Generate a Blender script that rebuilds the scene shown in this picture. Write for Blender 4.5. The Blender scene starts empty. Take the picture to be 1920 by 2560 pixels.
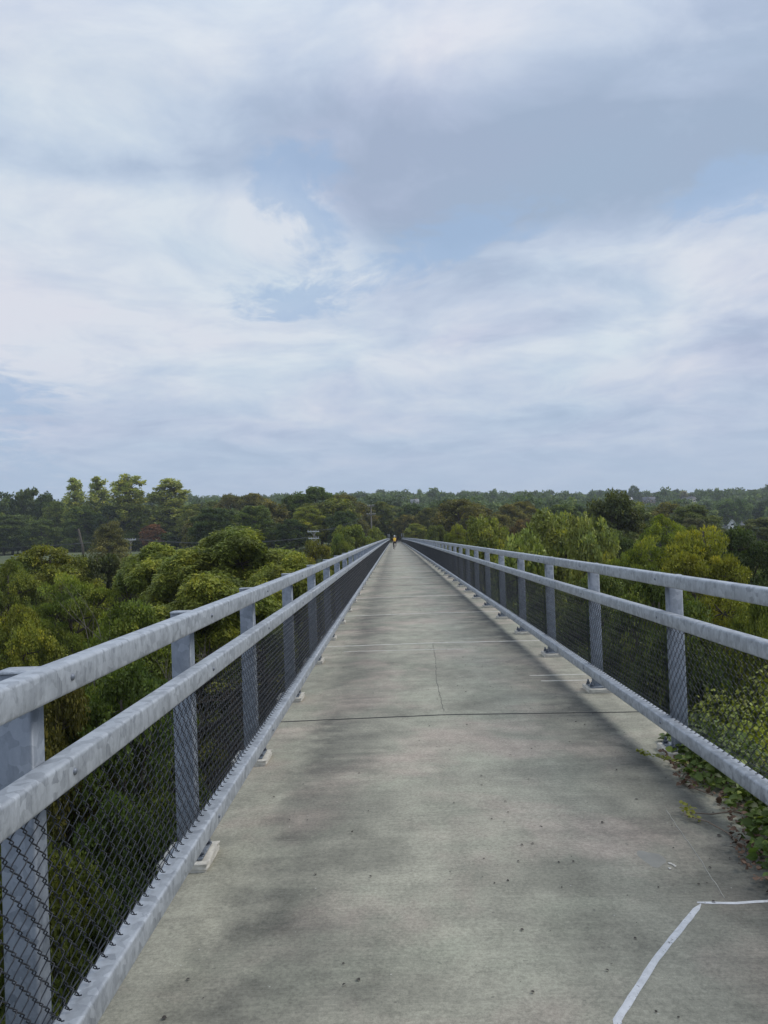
import bpy, bmesh, math, random
import numpy as np
from mathutils import Vector, Matrix
R = math.radians
rng = np.random.default_rng(7)
random.seed(7)
S = bpy.context.scene
COL = S.collection

# ------------------------------------------------------------------ camera
FPX, PITCH, ROLL, YAW, CAMH = 1915.6, 0.017941, 0.034997, -0.012776, 1.7396
GR, KC, CC = -0.012238, -0.000013, -0.000005      # grade, vertical and sideways curve of the bridge
def _rot():
    cy, sy = math.cos(YAW), math.sin(YAW); cp, sp = math.cos(PITCH), math.sin(PITCH); cr, sr = math.cos(ROLL), math.sin(ROLL)
    A = Matrix(((cy, -sy, 0), (sy, cy, 0), (0, 0, 1)))
    B = Matrix(((1, 0, 0), (0, cp, sp), (0, -sp, cp)))
    Cc = Matrix(((cr, 0, -sr), (0, 1, 0), (sr, 0, cr)))
    return Cc @ B @ A
RM = _rot()                       # world -> (right, forward, up)
right, fwd, up = RM[0], RM[1], RM[2]
cam = bpy.data.cameras.new('camera'); camo = bpy.data.objects.new('camera', cam); COL.objects.link(camo)
camo.matrix_world = Matrix(((right[0], up[0], -fwd[0], 0), (right[1], up[1], -fwd[1], 0), (right[2], up[2], -fwd[2], CAMH), (0, 0, 0, 1)))
cam.sensor_fit = 'VERTICAL'; cam.sensor_height = 24; cam.lens = FPX * 24 / 2560
cam.clip_start = 0.05; cam.clip_end = 6000
S.camera = camo
def ray(px, py):
    d = RM.transposed() @ Vector(((px - 960) / FPX, 1, -(py - 1280) / FPX))
    return d / d.y
def at(px, py, D):                # world point seen at pixel (px, py) at depth D along the bridge
    d = ray(px, py); return Vector((d.x * D, D, CAMH + d.z * D))

# ------------------------------------------------------------------ render / view
S.render.engine = 'CYCLES'
S.view_settings.view_transform = 'Standard'; S.view_settings.look = 'None'
S.view_settings.exposure = 0.0; S.view_settings.gamma = 1; S.view_settings.use_curve_mapping = False
S.cycles.max_bounces = 6; S.cycles.diffuse_bounces = 3; S.cycles.glossy_bounces = 3; S.cycles.transmission_bounces = 3
S.cycles.volume_bounces = 1; S.cycles.transparent_max_bounces = 8
S.cycles.use_denoising = True; S.cycles.adaptive_threshold = .004
S.cycles.volume_step_rate = 8.0

# ------------------------------------------------------------------ node helper
class NT:
    def __init__(s, nt): s.nt = nt; nt.nodes.clear()
    def n(s, t, **kw):
        nd = s.nt.nodes.new(t)
        for k, v in kw.items():
            if k.startswith('i_'):
                key = k[2:]
                key = int(key) if key.isdigit() else key.replace('_', ' ')
                s.put(nd.inputs[key], v)
            else: setattr(nd, k, v)
        return nd
    def put(s, sock, v):
        if hasattr(v, 'is_output'): s.nt.links.new(v, sock)
        elif hasattr(v, 'outputs'): s.nt.links.new(v.outputs[0], sock)
        else: sock.default_value = v
    def math(s, op, a, b=0.0, c=0.0, clamp=False):
        nd = s.nt.nodes.new('ShaderNodeMath'); nd.operation = op; nd.use_clamp = clamp
        for i, v in enumerate((a, b, c)): s.put(nd.inputs[i], v)
        return nd.outputs[0]
    def vmath(s, op, a, b=(0, 0, 0)):
        nd = s.nt.nodes.new('ShaderNodeVectorMath'); nd.operation = op
        s.put(nd.inputs[0], a)
        if op != 'NORMALIZE': s.put(nd.inputs[1], b)
        return nd.outputs['Value'] if op in ('DOT_PRODUCT', 'LENGTH') else nd.outputs[0]
    def noise(s, vec, scale, detail=3, rough=.5, dist=0.0):
        nd = s.nt.nodes.new('ShaderNodeTexNoise'); s.put(nd.inputs['Vector'], vec)
        nd.inputs['Scale'].default_value = scale; nd.inputs['Detail'].default_value = detail
        nd.inputs['Roughness'].default_value = rough; nd.inputs['Distortion'].default_value = dist
        return nd.outputs['Fac']
    def ramp(s, f, *stops, interp='LINEAR'):
        nd = s.nt.nodes.new('ShaderNodeValToRGB'); cr = nd.color_ramp; cr.interpolation = interp
        while len(cr.elements) < len(stops): cr.elements.new(0.5)
        for e, (p, c) in zip(cr.elements, stops):
            e.position = p; e.color = (c, c, c, 1) if isinstance(c, (int, float)) else (*c, 1)
        s.put(nd.inputs[0], f); return nd.outputs[0]
    def mix(s, f, a, b, mode='MIX'):
        nd = s.nt.nodes.new('ShaderNodeMix'); nd.data_type = 'RGBA'; nd.blend_type = mode
        s.put(nd.inputs[0], f)
        for i, v in ((6, a), (7, b)):
            s.put(nd.inputs[i], (*v, 1) if isinstance(v, tuple) and len(v) == 3 else v)
        return nd.outputs[2]
    def scale(s, vec, sc):
        nd = s.nt.nodes.new('ShaderNodeMapping'); s.put(nd.inputs[0], vec); nd.inputs['Scale'].default_value = sc; return nd.outputs[0]
    def bump(s, h, strength, dist=0.01):
        nd = s.nt.nodes.new('ShaderNodeBump'); s.put(nd.inputs['Height'], h)
        nd.inputs['Strength'].default_value = strength; nd.inputs['Distance'].default_value = dist; return nd.outputs[0]

# ------------------------------------------------------------------ sky and sun
SUN_EL, SUN_ROT = R(46), R(72)
world = bpy.data.worlds.new('World'); S.world = world; world.use_nodes = True
W = NT(world.node_tree)
geo = W.n('ShaderNodeTexCoord').outputs['Generated']
sky = W.n('ShaderNodeTexSky'); sky.sky_type = 'NISHITA'; sky.sun_disc = False
sky.sun_elevation = SUN_EL; sky.sun_rotation = SUN_ROT; sky.air_density = 1.0; sky.dust_density = 1.5; sky.ozone_density = 1.2
SKY_STR = 0.10
sep = W.n('ShaderNodeSeparateXYZ', i_0=W.vmath('NORMALIZE', geo))
dz = W.math('MAXIMUM', sep.outputs[2], 0.0)
den = W.math('ADD', dz, 0.16)
cmb = W.n('ShaderNodeCombineXYZ', i_0=W.math('DIVIDE', sep.outputs[0], den), i_1=W.math('DIVIDE', sep.outputs[1], den))
pl = cmb.outputs[0]
warp = W.n('ShaderNodeTexNoise', i_Vector=pl, i_Scale=1.1, i_Detail=2.0)
plw = W.vmath('ADD', pl, W.vmath('MULTIPLY', W.vmath('SUBTRACT', warp.outputs['Color'], (.5, .5, .5)), (.55, .55, .0)))
n_big = W.noise(plw, 1.15, 3, .5)
n_mid = W.noise(W.vmath('ADD', plw, (7.3, 2.1, 0)), 3.3, 7, .6, .3)
n_fin = W.noise(W.vmath('ADD', plw, (1.3, 9.1, 0)), 10.0, 7, .62, .3)
nrm = W.vmath('NORMALIZE', geo)
def blob(px, py, rx, ry, soft=1.0):
    """soft patch of sky round the direction of a pixel; rx, ry in photo pixels"""
    c = RM.transposed() @ Vector(((px - 960) / FPX, 1, -(py - 1280) / FPX)); c.normalize()
    e1 = c.cross(Vector((0, 0, 1))).normalized(); e2 = e1.cross(c)
    dv = W.vmath('ADD', W.vmath('SUBTRACT', nrm, tuple(c)), W.vmath('MULTIPLY', W.vmath('SUBTRACT', warp.outputs['Color'], (.5, .5, .5)), (.26, .26, .26)))
    a = W.math('DIVIDE', W.vmath('DOT_PRODUCT', dv, tuple(e1)), rx / FPX)
    b = W.math('DIVIDE', W.vmath('DOT_PRODUCT', dv, tuple(e2)), ry / FPX)
    r = W.math('SQRT', W.math('ADD', W.math('MULTIPLY', a, a), W.math('MULTIPLY', b, b)))
    front = W.math('GREATER_THAN', W.vmath('DOT_PRODUCT', nrm, tuple(c)), 0.2)
    return W.math('MULTIPLY', W.math('SUBTRACT', 1.0, W.math('SMOOTH_MIN', W.math('DIVIDE', r, soft * 1.6), 1.0, .25), clamp=True), front)
def addall(l):
    o = l[0]
    for x in l[1:]: o = W.math('ADD', o, x)
    return W.math('MINIMUM', o, 1.0)
# tone: 0 = grey-blue cloud base, 1 = white cloud
bright = addall([blob(230, 250, 330, 260), blob(260, 620, 480, 260), blob(1000, 60, 520, 130), blob(1720, 740, 260, 90), blob(1780, 850, 300, 50), blob(1250, 930, 460, 60), blob(1600, 1000, 420, 45), blob(760, 560, 150, 80), blob(450, 850, 500, 120)])
dark = addall([blob(1620, 320, 560, 190), blob(1350, 420, 300, 90), blob(820, 230, 260, 110), blob(1250, 440, 380, 110), blob(400, 360, 300, 60), blob(1880, 900, 120, 100)])
gap = addall([blob(760, 430, 110, 110), blob(1790, 550, 130, 70), blob(1120, 600, 190, 60), blob(700, 680, 150, 50), blob(20, 1050, 150, 120)])
tone = W.math('ADD', W.math('MULTIPLY', W.math('SUBTRACT', n_mid, .5), 1.25), W.math('MULTIPLY', W.math('SUBTRACT', n_big, .5), .9))
tone = W.math('ADD', tone, W.math('MULTIPLY', W.math('SUBTRACT', n_fin, .5), .4))
tone = W.math('ADD', tone, W.math('ADD', .52, W.math('SUBTRACT', W.math('MULTIPLY', bright, .42), W.math('MULTIPLY', dark, .56))))
cloud = W.ramp(tone, (0.0, (.36, .445, .585)), (.35, (.435, .52, .665)), (.62, (.54, .62, .745)), (1.0, (.69, .745, .81)))
tint = W.ramp(n_big, (.35, (.97, 1.02, 1.03)), (.65, (1.03, .985, 1.01)))
cloud = W.mix(1.0, cloud, tint, 'MULTIPLY')
skyc = W.mix(1.0, sky.outputs[0], (SKY_STR, SKY_STR, SKY_STR), 'MULTIPLY')
veil = W.mix(.78, skyc, (.37, .53, .77))
gapm = W.math('ADD', W.math('MULTIPLY', gap, 1.5), W.math('MULTIPLY', W.math('SUBTRACT', .5, n_fin), 3.4))
gapm = W.math('MULTIPLY', W.ramp(gapm, (.25, 0.0), (.95, 1.0)), W.math('MINIMUM', W.math('MULTIPLY', gap, 3.0), 1.0))
col = W.mix(W.math('MULTIPLY', gapm, .62), cloud, veil)
hz = W.ramp(sep.outputs[2], (0.0, .92), (.06, .75), (.12, .35), (.22, 0.0))
col = W.mix(hz, col, (.445, .545, .70))
zen = W.ramp(sep.outputs[2], (.5, 1.0), (.9, 1.35))
col = W.mix(1.0, col, zen, 'MULTIPLY')
bg = W.n('ShaderNodeBackground', i_Color=col, i_Strength=1.0)
W.n('ShaderNodeOutputWorld', i_Surface=bg.outputs[0])

sun = bpy.data.lights.new('sun', 'SUN'); sun.energy = 1.5; sun.angle = R(22); sun.color = (1, .96, .9)
so = bpy.data.objects.new('sun', sun); COL.objects.link(so)
sd = Vector((math.sin(SUN_ROT) * math.cos(SUN_EL), math.cos(SUN_ROT) * math.cos(SUN_EL), math.sin(SUN_EL)))
so.rotation_euler = sd.to_track_quat('Z', 'Y').to_euler()

# ------------------------------------------------------------------ object helpers
def tag(o, label=None, cat=None, group=None, kind=None):
    if label: o['label'] = label
    if cat: o['category'] = cat
    if group: o['group'] = group
    if kind: o['kind'] = kind
    return o
def empty(name, loc, rz=0.0):
    o = bpy.data.objects.new(name, None); COL.objects.link(o); o.location = loc; o.rotation_euler = (0, 0, rz)
    o.empty_display_size = .2
    return o
def link(name, me, mat=None, parent=None):
    o = bpy.data.objects.new(name, me); COL.objects.link(o)
    if mat is not None and not me.materials: me.materials.append(mat)
    if parent is not None: o.parent = parent
    return o
def np_mesh(name, V, F, smooth=False, attr=None):
    """V (n,3); F (m,k) equal-size polygons or list of arrays; attr: per-face float 'tint'"""
    me = bpy.data.meshes.new(name)
    Fs = F if isinstance(F, list) else [F]
    Fs = [f for f in Fs if len(f)]
    V = np.asarray(V, np.float32)
    me.vertices.add(len(V)); me.vertices.foreach_set('co', V.ravel())
    tot = np.concatenate([np.full(len(f), f.shape[1], np.int32) for f in Fs])
    idx = np.concatenate([f.ravel() for f in Fs]).astype(np.int32)
    me.loops.add(len(idx)); me.loops.foreach_set('vertex_index', idx)
    st = np.concatenate([[0], np.cumsum(tot)[:-1]]).astype(np.int32)
    me.polygons.add(len(tot)); me.polygons.foreach_set('loop_start', st); me.polygons.foreach_set('loop_total', tot)
    if smooth: me.polygons.foreach_set('use_smooth', np.ones(len(tot), bool))
    me.update(calc_edges=True)
    if attr is not None:
        a = me.attributes.new('tint', 'FLOAT', 'FACE'); a.data.foreach_set('value', np.asarray(attr, np.float32))
    return me
class MB:
    """collects boxes, tubes and prisms, built as ONE mesh"""
    def __init__(s): s.V = []; s.Q = []; s.T = []; s.n = 0
    def add(s, V, Q=None, T=None):
        V = np.asarray(V, float)
        if Q is not None and len(Q): s.Q.append(np.asarray(Q) + s.n)
        if T is not None and len(T): s.T.append(np.asarray(T) + s.n)
        s.V.append(V); s.n += len(V)
    def box(s, c, d, bev=0.0, M=None):
        bm = bmesh.new(); bmesh.ops.create_cube(bm, size=1)
        for v in bm.verts: v.co = Vector((v.co.x * d[0], v.co.y * d[1], v.co.z * d[2]))
        if bev: bmesh.ops.bevel(bm, geom=list(bm.edges), offset=bev, segments=2, affect='EDGES', profile=.5)
        if M is not None: bm.transform(M)
        bmesh.ops.translate(bm, verts=bm.verts, vec=Vector(c)); s.bm(bm)
    def bm(s, bm):
        bm.verts.ensure_lookup_table(); bmesh.ops.triangulate(bm, faces=[f for f in bm.faces if len(f.verts) > 4])
        bm.verts.index_update()
        s.add([v.co[:] for v in bm.verts], [[v.index for v in f.verts] for f in bm.faces if len(f.verts) == 4], [[v.index for v in f.verts] for f in bm.faces if len(f.verts) == 3])
        bm.free()
    def tube(s, pts, rad, n=6, cap=True):
        P = np.asarray(pts, float); m = len(P); r = np.broadcast_to(np.asarray(rad, float), (m,))
        t = np.gradient(P, axis=0); t /= np.linalg.norm(t, axis=1)[:, None] + 1e-12
        ref = np.array([0, 0, 1.]) if abs(t[:, 2]).mean() < .8 else np.array([1., 0, 0])
        a = np.cross(t, ref); a /= np.linalg.norm(a, axis=1)[:, None] + 1e-12; b = np.cross(t, a)
        th = np.arange(n) * 2 * np.pi / n
        V = P[:, None] + r[:, None, None] * (a[:, None] * np.cos(th)[None, :, None] + b[:, None] * np.sin(th)[None, :, None])
        V = V.reshape(-1, 3); i = np.arange(m - 1)[:, None] * n; j = np.arange(n)[None]; k = (j + 1) % n
        Q = np.stack([i + j, i + k, i + n + k, i + n + j], -1).reshape(-1, 4)
        T = None
        if cap:
            V = np.vstack([V, P[0], P[-1]]); c0, c1 = m * n, m * n + 1; e = (m - 1) * n
            T = np.vstack([np.stack([np.full(n, c0), k[0], j[0]], 1), np.stack([np.full(n, c1), e + j[0], e + k[0]], 1)])
        s.add(V, Q, T)
    def build(s, name, mat, parent=None, smooth=False, me_only=False):
        F = []
        if s.Q: F.append(np.vstack(s.Q))
        if s.T: F.append(np.vstack(s.T))
        me = np_mesh(name, np.vstack(s.V), F, smooth)
        if me_only:
            me.materials.append(mat); return me
        return link(name, me, mat, parent)
def bz(Y): return GR * Y + KC * Y * Y
def bx(Y): return CC * Y * Y

# ------------------------------------------------------------------ materials
def material(name):
    m = bpy.data.materials.new(name); m.use_nodes = True; return m, NT(m.node_tree)
def finish(N, **kw):
    b = N.n('ShaderNodeBsdfPrincipled')
    for k, v in kw.items():
        N.put(b.inputs[k.replace('_', ' ')], (*v, 1) if isinstance(v, tuple) and len(v) == 3 and 'Color' in k else v)
    N.n('ShaderNodeOutputMaterial', i_Surface=b.outputs[0]); return b

def galvanized(name, lo, hi, streak=1.0):
    m, N = material(name)
    tc = N.n('ShaderNodeNewGeometry').outputs['Position']
    nz = N.n('ShaderNodeSeparateXYZ', i_0=N.n('ShaderNodeNewGeometry').outputs['Normal']).outputs[2]
    sp = N.n('ShaderNodeTexVoronoi', i_Vector=N.vmath('ADD', tc, N.vmath('MULTIPLY', N.n('ShaderNodeTexNoise', i_Vector=tc, i_Scale=30.0).outputs['Color'], (.03, .03, .03))), i_Scale=26.0)
    sp.feature = 'F1'
    spg = N.n('ShaderNodeSeparateXYZ', i_0=sp.outputs['Color']).outputs[0]
    blotch = N.math('ADD', N.math('MULTIPLY', N.noise(tc, 7.0, 4, .65, .8), .6), N.math('MULTIPLY', N.noise(N.scale(tc, (1, 1, .45)), 42.0, 4, .7, .5), .4))
    st = N.noise(N.scale(N.vmath('ADD', tc, N.vmath('MULTIPLY', N.n('ShaderNodeTexNoise', i_Vector=tc, i_Scale=14.0).outputs['Color'], (.05, .05, .02))), (38, 38, 9)), 1.0, 4, .7, .6)      # runs of zinc down the sides
    side = N.math('SUBTRACT', 1.0, N.math('ABSOLUTE', nz), clamp=True)
    f = N.math('ADD', N.math('MULTIPLY', spg, .26), N.math('MULTIPLY', blotch, .55))
    f = N.math('ADD', f, N.math('MULTIPLY', N.math('MULTIPLY', N.math('SUBTRACT', st, .5), side), 1.5 * streak))
    c = N.ramp(f, (.18, lo), (.42, tuple((a + b) / 2 for a, b in zip(lo, hi))), (.75, hi))
    grime = N.ramp(N.noise(tc, 2.2, 5, .6), (.55, 0.0), (.8, .35))
    c = N.mix(grime, c, tuple(x * .62 for x in lo))
    rough = N.math('ADD', .42, N.math('MULTIPLY', blotch, .25))
    finish(N, Base_Color=c, Metallic=.35, Roughness=rough, Normal=N.bump(f, .12, .002))
    return m
M_RAIL = galvanized('galvanized_rail', (.25, .268, .29), (.585, .615, .645), .5)
M_POST = galvanized('galvanized_post', (.14, .162, .19), (.34, .37, .41), .4)
def plain(name, c, rough=.6, metal=0.0, var=.25, sc=20.0, bump=0.0):
    m, N = material(name); tc = N.n('ShaderNodeNewGeometry').outputs['Position']
    n = N.noise(tc, sc, 4, .6)
    cc = N.mix(n, tuple(x * (1 - var) for x in c), tuple(min(1, x * (1 + var)) for x in c))
    kw = dict(Base_Color=cc, Roughness=rough, Metallic=metal)
    if bump: kw['Normal'] = N.bump(n, bump, .004)
    finish(N, **kw); return m
M_WIRE = plain('vinyl_black_wire', (.022, .026, .034), .42, 0, .2)
M_BOLT = plain('dull_bolt_steel', (.10, .115, .14), .5, .5)
M_BHEAD = plain('dull_bolt_head', (.20, .22, .25), .5, .5)
M_STEEL = plain('painted_girder_steel', (.12, .13, .14), .6, .2)
M_BARK = plain('bark', (.10, .082, .062), .9, 0, .4, 9, .4)
M_DEADBARK = plain('weathered_dead_wood', (.17, .15, .125), .9, 0, .3, 9, .3)
M_SEAL = None

def concrete():
    m, N = material('weathered_deck_concrete')
    P = N.n('ShaderNodeNewGeometry').outputs['Position']
    s = N.n('ShaderNodeSeparateXYZ', i_0=P); X, Y = s.outputs[0], s.outputs[1]
    big = N.noise(P, .55, 4, .6, .4); mid = N.noise(P, 1.9, 5, .62, .5)
    blot = N.noise(N.scale(P, (1, .7, 1)), 5.0, 5, .65)
    fine = N.noise(P, 55, 5, .75); grit = N.noise(P, 240, 3, .8)
    brush = N.noise(N.scale(P, (2.2, 95, 1)), 1.0, 4, .7, .15)
    brush2 = N.noise(N.scale(P, (7, 260, 1)), 1.0, 2, .7)
    base = N.ramp(N.math('ADD', N.math('MULTIPLY', big, .55), N.math('MULTIPLY', mid, .45)), (.36, (.212, .203, .155)), (.5, (.32, .304, .234)), (.64, (.425, .402, .308)))
    pink = N.ramp(N.noise(N.vmath('ADD', P, (3.1, 7.7, 0)), .9, 4, .6, .3), (.48, 0.0), (.64, .75))
    base = N.mix(pink, base, (.45, .37, .30))
    green = N.ramp(N.noise(N.vmath('ADD', P, (13.1, 1.7, 0)), 1.3, 4, .6), (.5, 0.0), (.68, .4))
    base = N.mix(green, base, (.35, .36, .265))
    # dirt washed out to both edges of the walkway, ending in a clean strip under the rails
    dl = N.math('SUBTRACT', X, -.93); dr = N.math('SUBTRACT', 1.93, X)
    wob = N.math('ADD', N.math('MULTIPLY', N.math('SUBTRACT', N.noise(N.scale(P, (.6, 1.3, 1)), 1.3, 5, .6), .5), 1.0), N.math('MULTIPLY', N.math('SUBTRACT', N.noise(N.scale(P, (.4, 4, 1)), 2.0, 6, .7), .5), .8))
    w2 = N.math('MULTIPLY', N.math('SUBTRACT', N.noise(P, 4.0, 5, .65), .5), .12)
    patchy = N.ramp(N.noise(N.vmath('ADD', P, (5.1, 3.3, 0)), 2.4, 6, .68, .4), (.30, .45), (.58, 1.0))
    def band(d, k, fall, oe=.11):
        o = N.ramp(N.math('ADD', d, N.math('MULTIPLY', w2, 1 if oe < .2 else 5)), (.02, 0.0), (oe, 1.0)); i = N.ramp(N.math('ADD', d, N.math('MULTIPLY', wob, k)), (.12, 1.0), (fall * .5, .6), (fall, 0.0))
        return N.math('MULTIPLY', o, i)
    edge = N.math('MULTIPLY', N.math('MAXIMUM', band(dr, .9, .95), N.math('MULTIPLY', band(dl, 1.1, .95, .32), .85)), patchy)
    # every slab has its own share of dirt
    sl = N.math('FLOOR', N.math('DIVIDE', N.math('SUBTRACT', Y, 2.55), 4.72))
    wn = N.n('ShaderNodeTexWhiteNoise', i_1=sl, noise_dimensions='1D').outputs[0]
    saw = N.math('FRACT', N.math('DIVIDE', N.math('SUBTRACT', Y, 2.55), 4.72))
    amt = N.math('ADD', N.math('ADD', .74, N.math('MULTIPLY', wn, .3)), N.math('MULTIPLY', N.math('ABSOLUTE', N.math('SUBTRACT', saw, .5)), .45))
    stain = N.math('MULTIPLY', edge, amt, clamp=True)
    streaks = N.ramp(N.noise(N.scale(P, (.55, 7, 1)), 1.0, 5, .65, .3), (.42, 0.0), (.72, 1.0))
    stain = N.math('MAXIMUM', stain, N.math('MULTIPLY', streaks, .2))
    c = N.mix(stain, base, N.mix(mid, (.055, .055, .047), (.115, .11, .09)))
    v = N.math('ADD', N.math('MULTIPLY', N.math('SUBTRACT', fine, .5), 1.5), N.math('MULTIPLY', N.math('SUBTRACT', brush, .5), .42))
    v = N.math('ADD', v, N.math('ADD', N.math('MULTIPLY', N.math('SUBTRACT', grit, .5), 1.1), N.math('MULTIPLY', N.math('SUBTRACT', brush2, .5), .25)))
    v = N.math('ADD', v, N.math('MULTIPLY', N.math('SUBTRACT', blot, .5), .75))
    vv = N.math('ADD', 1.0, v)
    cv = N.n('ShaderNodeCombineXYZ', i_0=vv, i_1=vv, i_2=vv)
    c = N.mix(1.0, c, cv.outputs[0], 'MULTIPLY')
    pits = N.n('ShaderNodeTexVoronoi', i_Vector=N.vmath('ADD', P, N.vmath('MULTIPLY', N.n('ShaderNodeTexNoise', i_Vector=P, i_Scale=8.0).outputs['Color'], (.1, .1, 0))), i_Scale=11.0)
    sel = N.math('GREATER_THAN', N.n('ShaderNodeSeparateXYZ', i_0=pits.outputs['Color']).outputs[0], .72)
    pit = N.math('MULTIPLY', N.math('LESS_THAN', pits.outputs['Distance'], .085), sel)
    c = N.mix(N.math('MULTIPLY', pit, .45), c, (.09, .085, .07))
    spk = N.n('ShaderNodeTexVoronoi', i_Vector=P, i_Scale=17.0)
    sel2 = N.math('GREATER_THAN', N.n('ShaderNodeSeparateXYZ', i_0=spk.outputs['Color']).outputs[1], .86)
    c = N.mix(N.math('MULTIPLY', N.math('MULTIPLY', N.math('LESS_THAN', spk.outputs['Distance'], .07), sel2), .5), c, (.62, .60, .54))
    h = N.math('ADD', N.math('MULTIPLY', brush, .6), N.math('ADD', N.math('MULTIPLY', fine, .5), N.math('MULTIPLY', pit, -1.0)))
    finish(N, Base_Color=c, Roughness=.88, Normal=N.bump(h, .35, .004))
    return m
M_CONC = concrete()
M_GROUT = plain('pale_grout', (.58, .545, .47), .85, 0, .5, 22, .5)
def mat_seal():
    m, N = material('white_joint_sealant'); P = N.n('ShaderNodeNewGeometry').outputs['Position']
    n = N.noise(P, 28, 5, .7); k = N.ramp(N.noise(P, 60, 3, .7), (.63, 0.0), (.70, 1.0))
    c = N.ramp(n, (.3, (.50, .50, .50)), (.6, (.66, .66, .66)))
    finish(N, Base_Color=N.mix(k, c, (.12, .12, .11)), Roughness=.6, Normal=N.bump(n, .3, .003)); return m
M_SEAL = mat_seal()
M_PALEJOINT = plain('pale_joint_filler', (.57, .54, .47), .85, 0, .35, 14)
M_DARKJOINT = plain('black_joint_rubber', (.035, .035, .033), .8, 0, .3, 20)
M_SCR = plain('scratch_line', (.36, .34, .29), .9)
M_CRACK = plain('crack_line', (.13, .125, .105), .9)

def leafmat(name, spec=.35, rough=.5, trans=.28):
    m, N = material(name)
    oc = N.n('ShaderNodeObjectInfo').outputs['Color']
    at_ = N.n('ShaderNodeAttribute', attribute_name='tint').outputs['Fac']
    P = N.n('ShaderNodeNewGeometry').outputs['Position']
    br = N.ramp(at_, (0.0, 1.05), (.5, 2.15), (1.0, 3.5))
    c = N.mix(1.0, N.mix(1.0, oc, (1.08, 1.0, .82), 'MULTIPLY'), br, 'MULTIPLY')
    c = N.mix(N.ramp(at_, (.72, 0.0), (1.0, .5)), c, N.mix(1.0, c, (1.5, 1.12, .55), 'MULTIPLY'))
    pn = N.noise(P, .45, 3, .6)
    c = N.mix(1.0, c, N.ramp(pn, (.3, (.82, .92, 1.0)), (.7, (1.22, 1.08, .85))), 'MULTIPLY')
    b = N.n('ShaderNodeBsdfPrincipled', i_Base_Color=c, i_Roughness=rough)
    b.inputs['Specular IOR Level'].default_value = spec
    t = N.n('ShaderNodeBsdfTranslucent', i_Color=N.mix(1.0, c, (1.25, 1.35, .6), 'MULTIPLY'))
    mx = N.n('ShaderNodeMixShader', i_0=trans, i_1=b.outputs[0], i_2=t.outputs[0])
    N.n('ShaderNodeOutputMaterial', i_Surface=mx.outputs[0]); return m
M_LEAF = leafmat('foliage', .2, .55, .27)
M_LEAFG = leafmat('glossy_foliage', .25, .5, .25)

# ------------------------------------------------------------------ terrain
def smooth(a, b, x): t = np.clip((x - a) / (b - a), 0, 1); return t * t * (3 - 2 * t)
def ground_z(x, y):
    x = np.asarray(x, float); y = np.asarray(y, float)
    z = -17 + 0 * x
    left = smooth(110, 190, y) * 1.0
    z = z + left * 12.5                                        # far bank of the valley: about -4.5
    z = z - 9 * smooth(60, 160, x) * smooth(150, 250, y) * (1 - smooth(450, 750, y))
    z = z + smooth(170, 205, y) * smooth(30, 8, np.abs(x)) * 1.3   # abutment
    z = z + smooth(-5, -16, y) * 14.0                           # near bank behind the camera
    z = z + smooth(300, 900, y) * (30 - 14 * smooth(-250, 450, x))
    z = z + smooth(900, 2500, y) * -40
    z = z + 1.2 * np.sin(x * .021 + 1) * np.cos(y * .017) + .5 * np.sin(x * .07) * np.sin(y * .06 + 2)
    return z
def terrain():
    xs = np.unique(np.concatenate([np.linspace(-3000, -400, 24), np.linspace(-400, 400, 161), np.linspace(400, 3000, 24)]))
    ys = np.unique(np.concatenate([np.linspace(-600, -40, 12), np.linspace(-40, 400, 111), np.linspace(400, 1200, 60), np.linspace(1200, 4500, 24)]))
    X, Y = np.meshgrid(xs, ys); Z = ground_z(X, Y)
    V = np.stack([X.ravel(), Y.ravel(), Z.ravel()], 1); nx = len(xs)
    i, j = np.meshgrid(np.arange(nx - 1), np.arange(len(ys) - 1)); a = (j * nx + i).ravel()
    F = np.stack([a, a + 1, a + nx + 1, a + nx], 1)
    m, N = material('meadow_ground'); P = N.n('ShaderNodeNewGeometry').outputs['Position']
    s = N.n('ShaderNodeSeparateXYZ', i_0=P)
    g = N.ramp(N.noise(P, .06, 5, .6), (.3, (.045, .06, .02)), (.5, (.08, .095, .03)), (.7, (.12, .125, .045)))
    g = N.mix(N.ramp(N.noise(P, 1.2, 5, .7), (.35, 0.0), (.75, .6)), g, (.05, .075, .02))
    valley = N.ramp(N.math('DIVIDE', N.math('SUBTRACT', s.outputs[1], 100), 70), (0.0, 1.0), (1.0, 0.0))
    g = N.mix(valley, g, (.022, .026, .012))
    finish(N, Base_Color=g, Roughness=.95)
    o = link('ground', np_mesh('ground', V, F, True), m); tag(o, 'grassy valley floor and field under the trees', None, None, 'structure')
terrain()

# ------------------------------------------------------------------ the bridge
XL, XR = -1.0185, 1.9815          # inner faces of the two railings
RW, RD = 0.077, 0.096             # rail tube width and depth
H1, H2, H3 = 1.380, 1.088, 0.287  # tops of the three rails
BEND, BSTART = 205.0, -4.0
bridge = empty('footbridge', (0, 0, 0))
tag(bridge, 'long concrete footbridge deck with pale joints running straight to the trees', 'bridge')
def deck():
    V, F = [], []
    ys = np.concatenate([np.arange(BSTART, BEND, 1.18), [BEND + 14]])
    sec = [(-1.285, 0.0), (-1.15, 0.0), (.5, .012), (2.1, 0.0), (2.28, 0.0), (2.28, -.28), (-1.285, -.28)]
    n = len(sec)
    for y in ys:
        for x, z in sec: V.append((x + bx(y), y, z + bz(y)))
    for i in range(len(ys) - 1):
        for k in range(n):
            a, b = i * n + k, i * n + (k + 1) % n; F.append((a, a + n, b + n, b))
    me = np_mesh('deck', np.array(V), np.array(F)); 
    return link('deck', me, M_CONC, bridge)
DK = deck()
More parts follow.
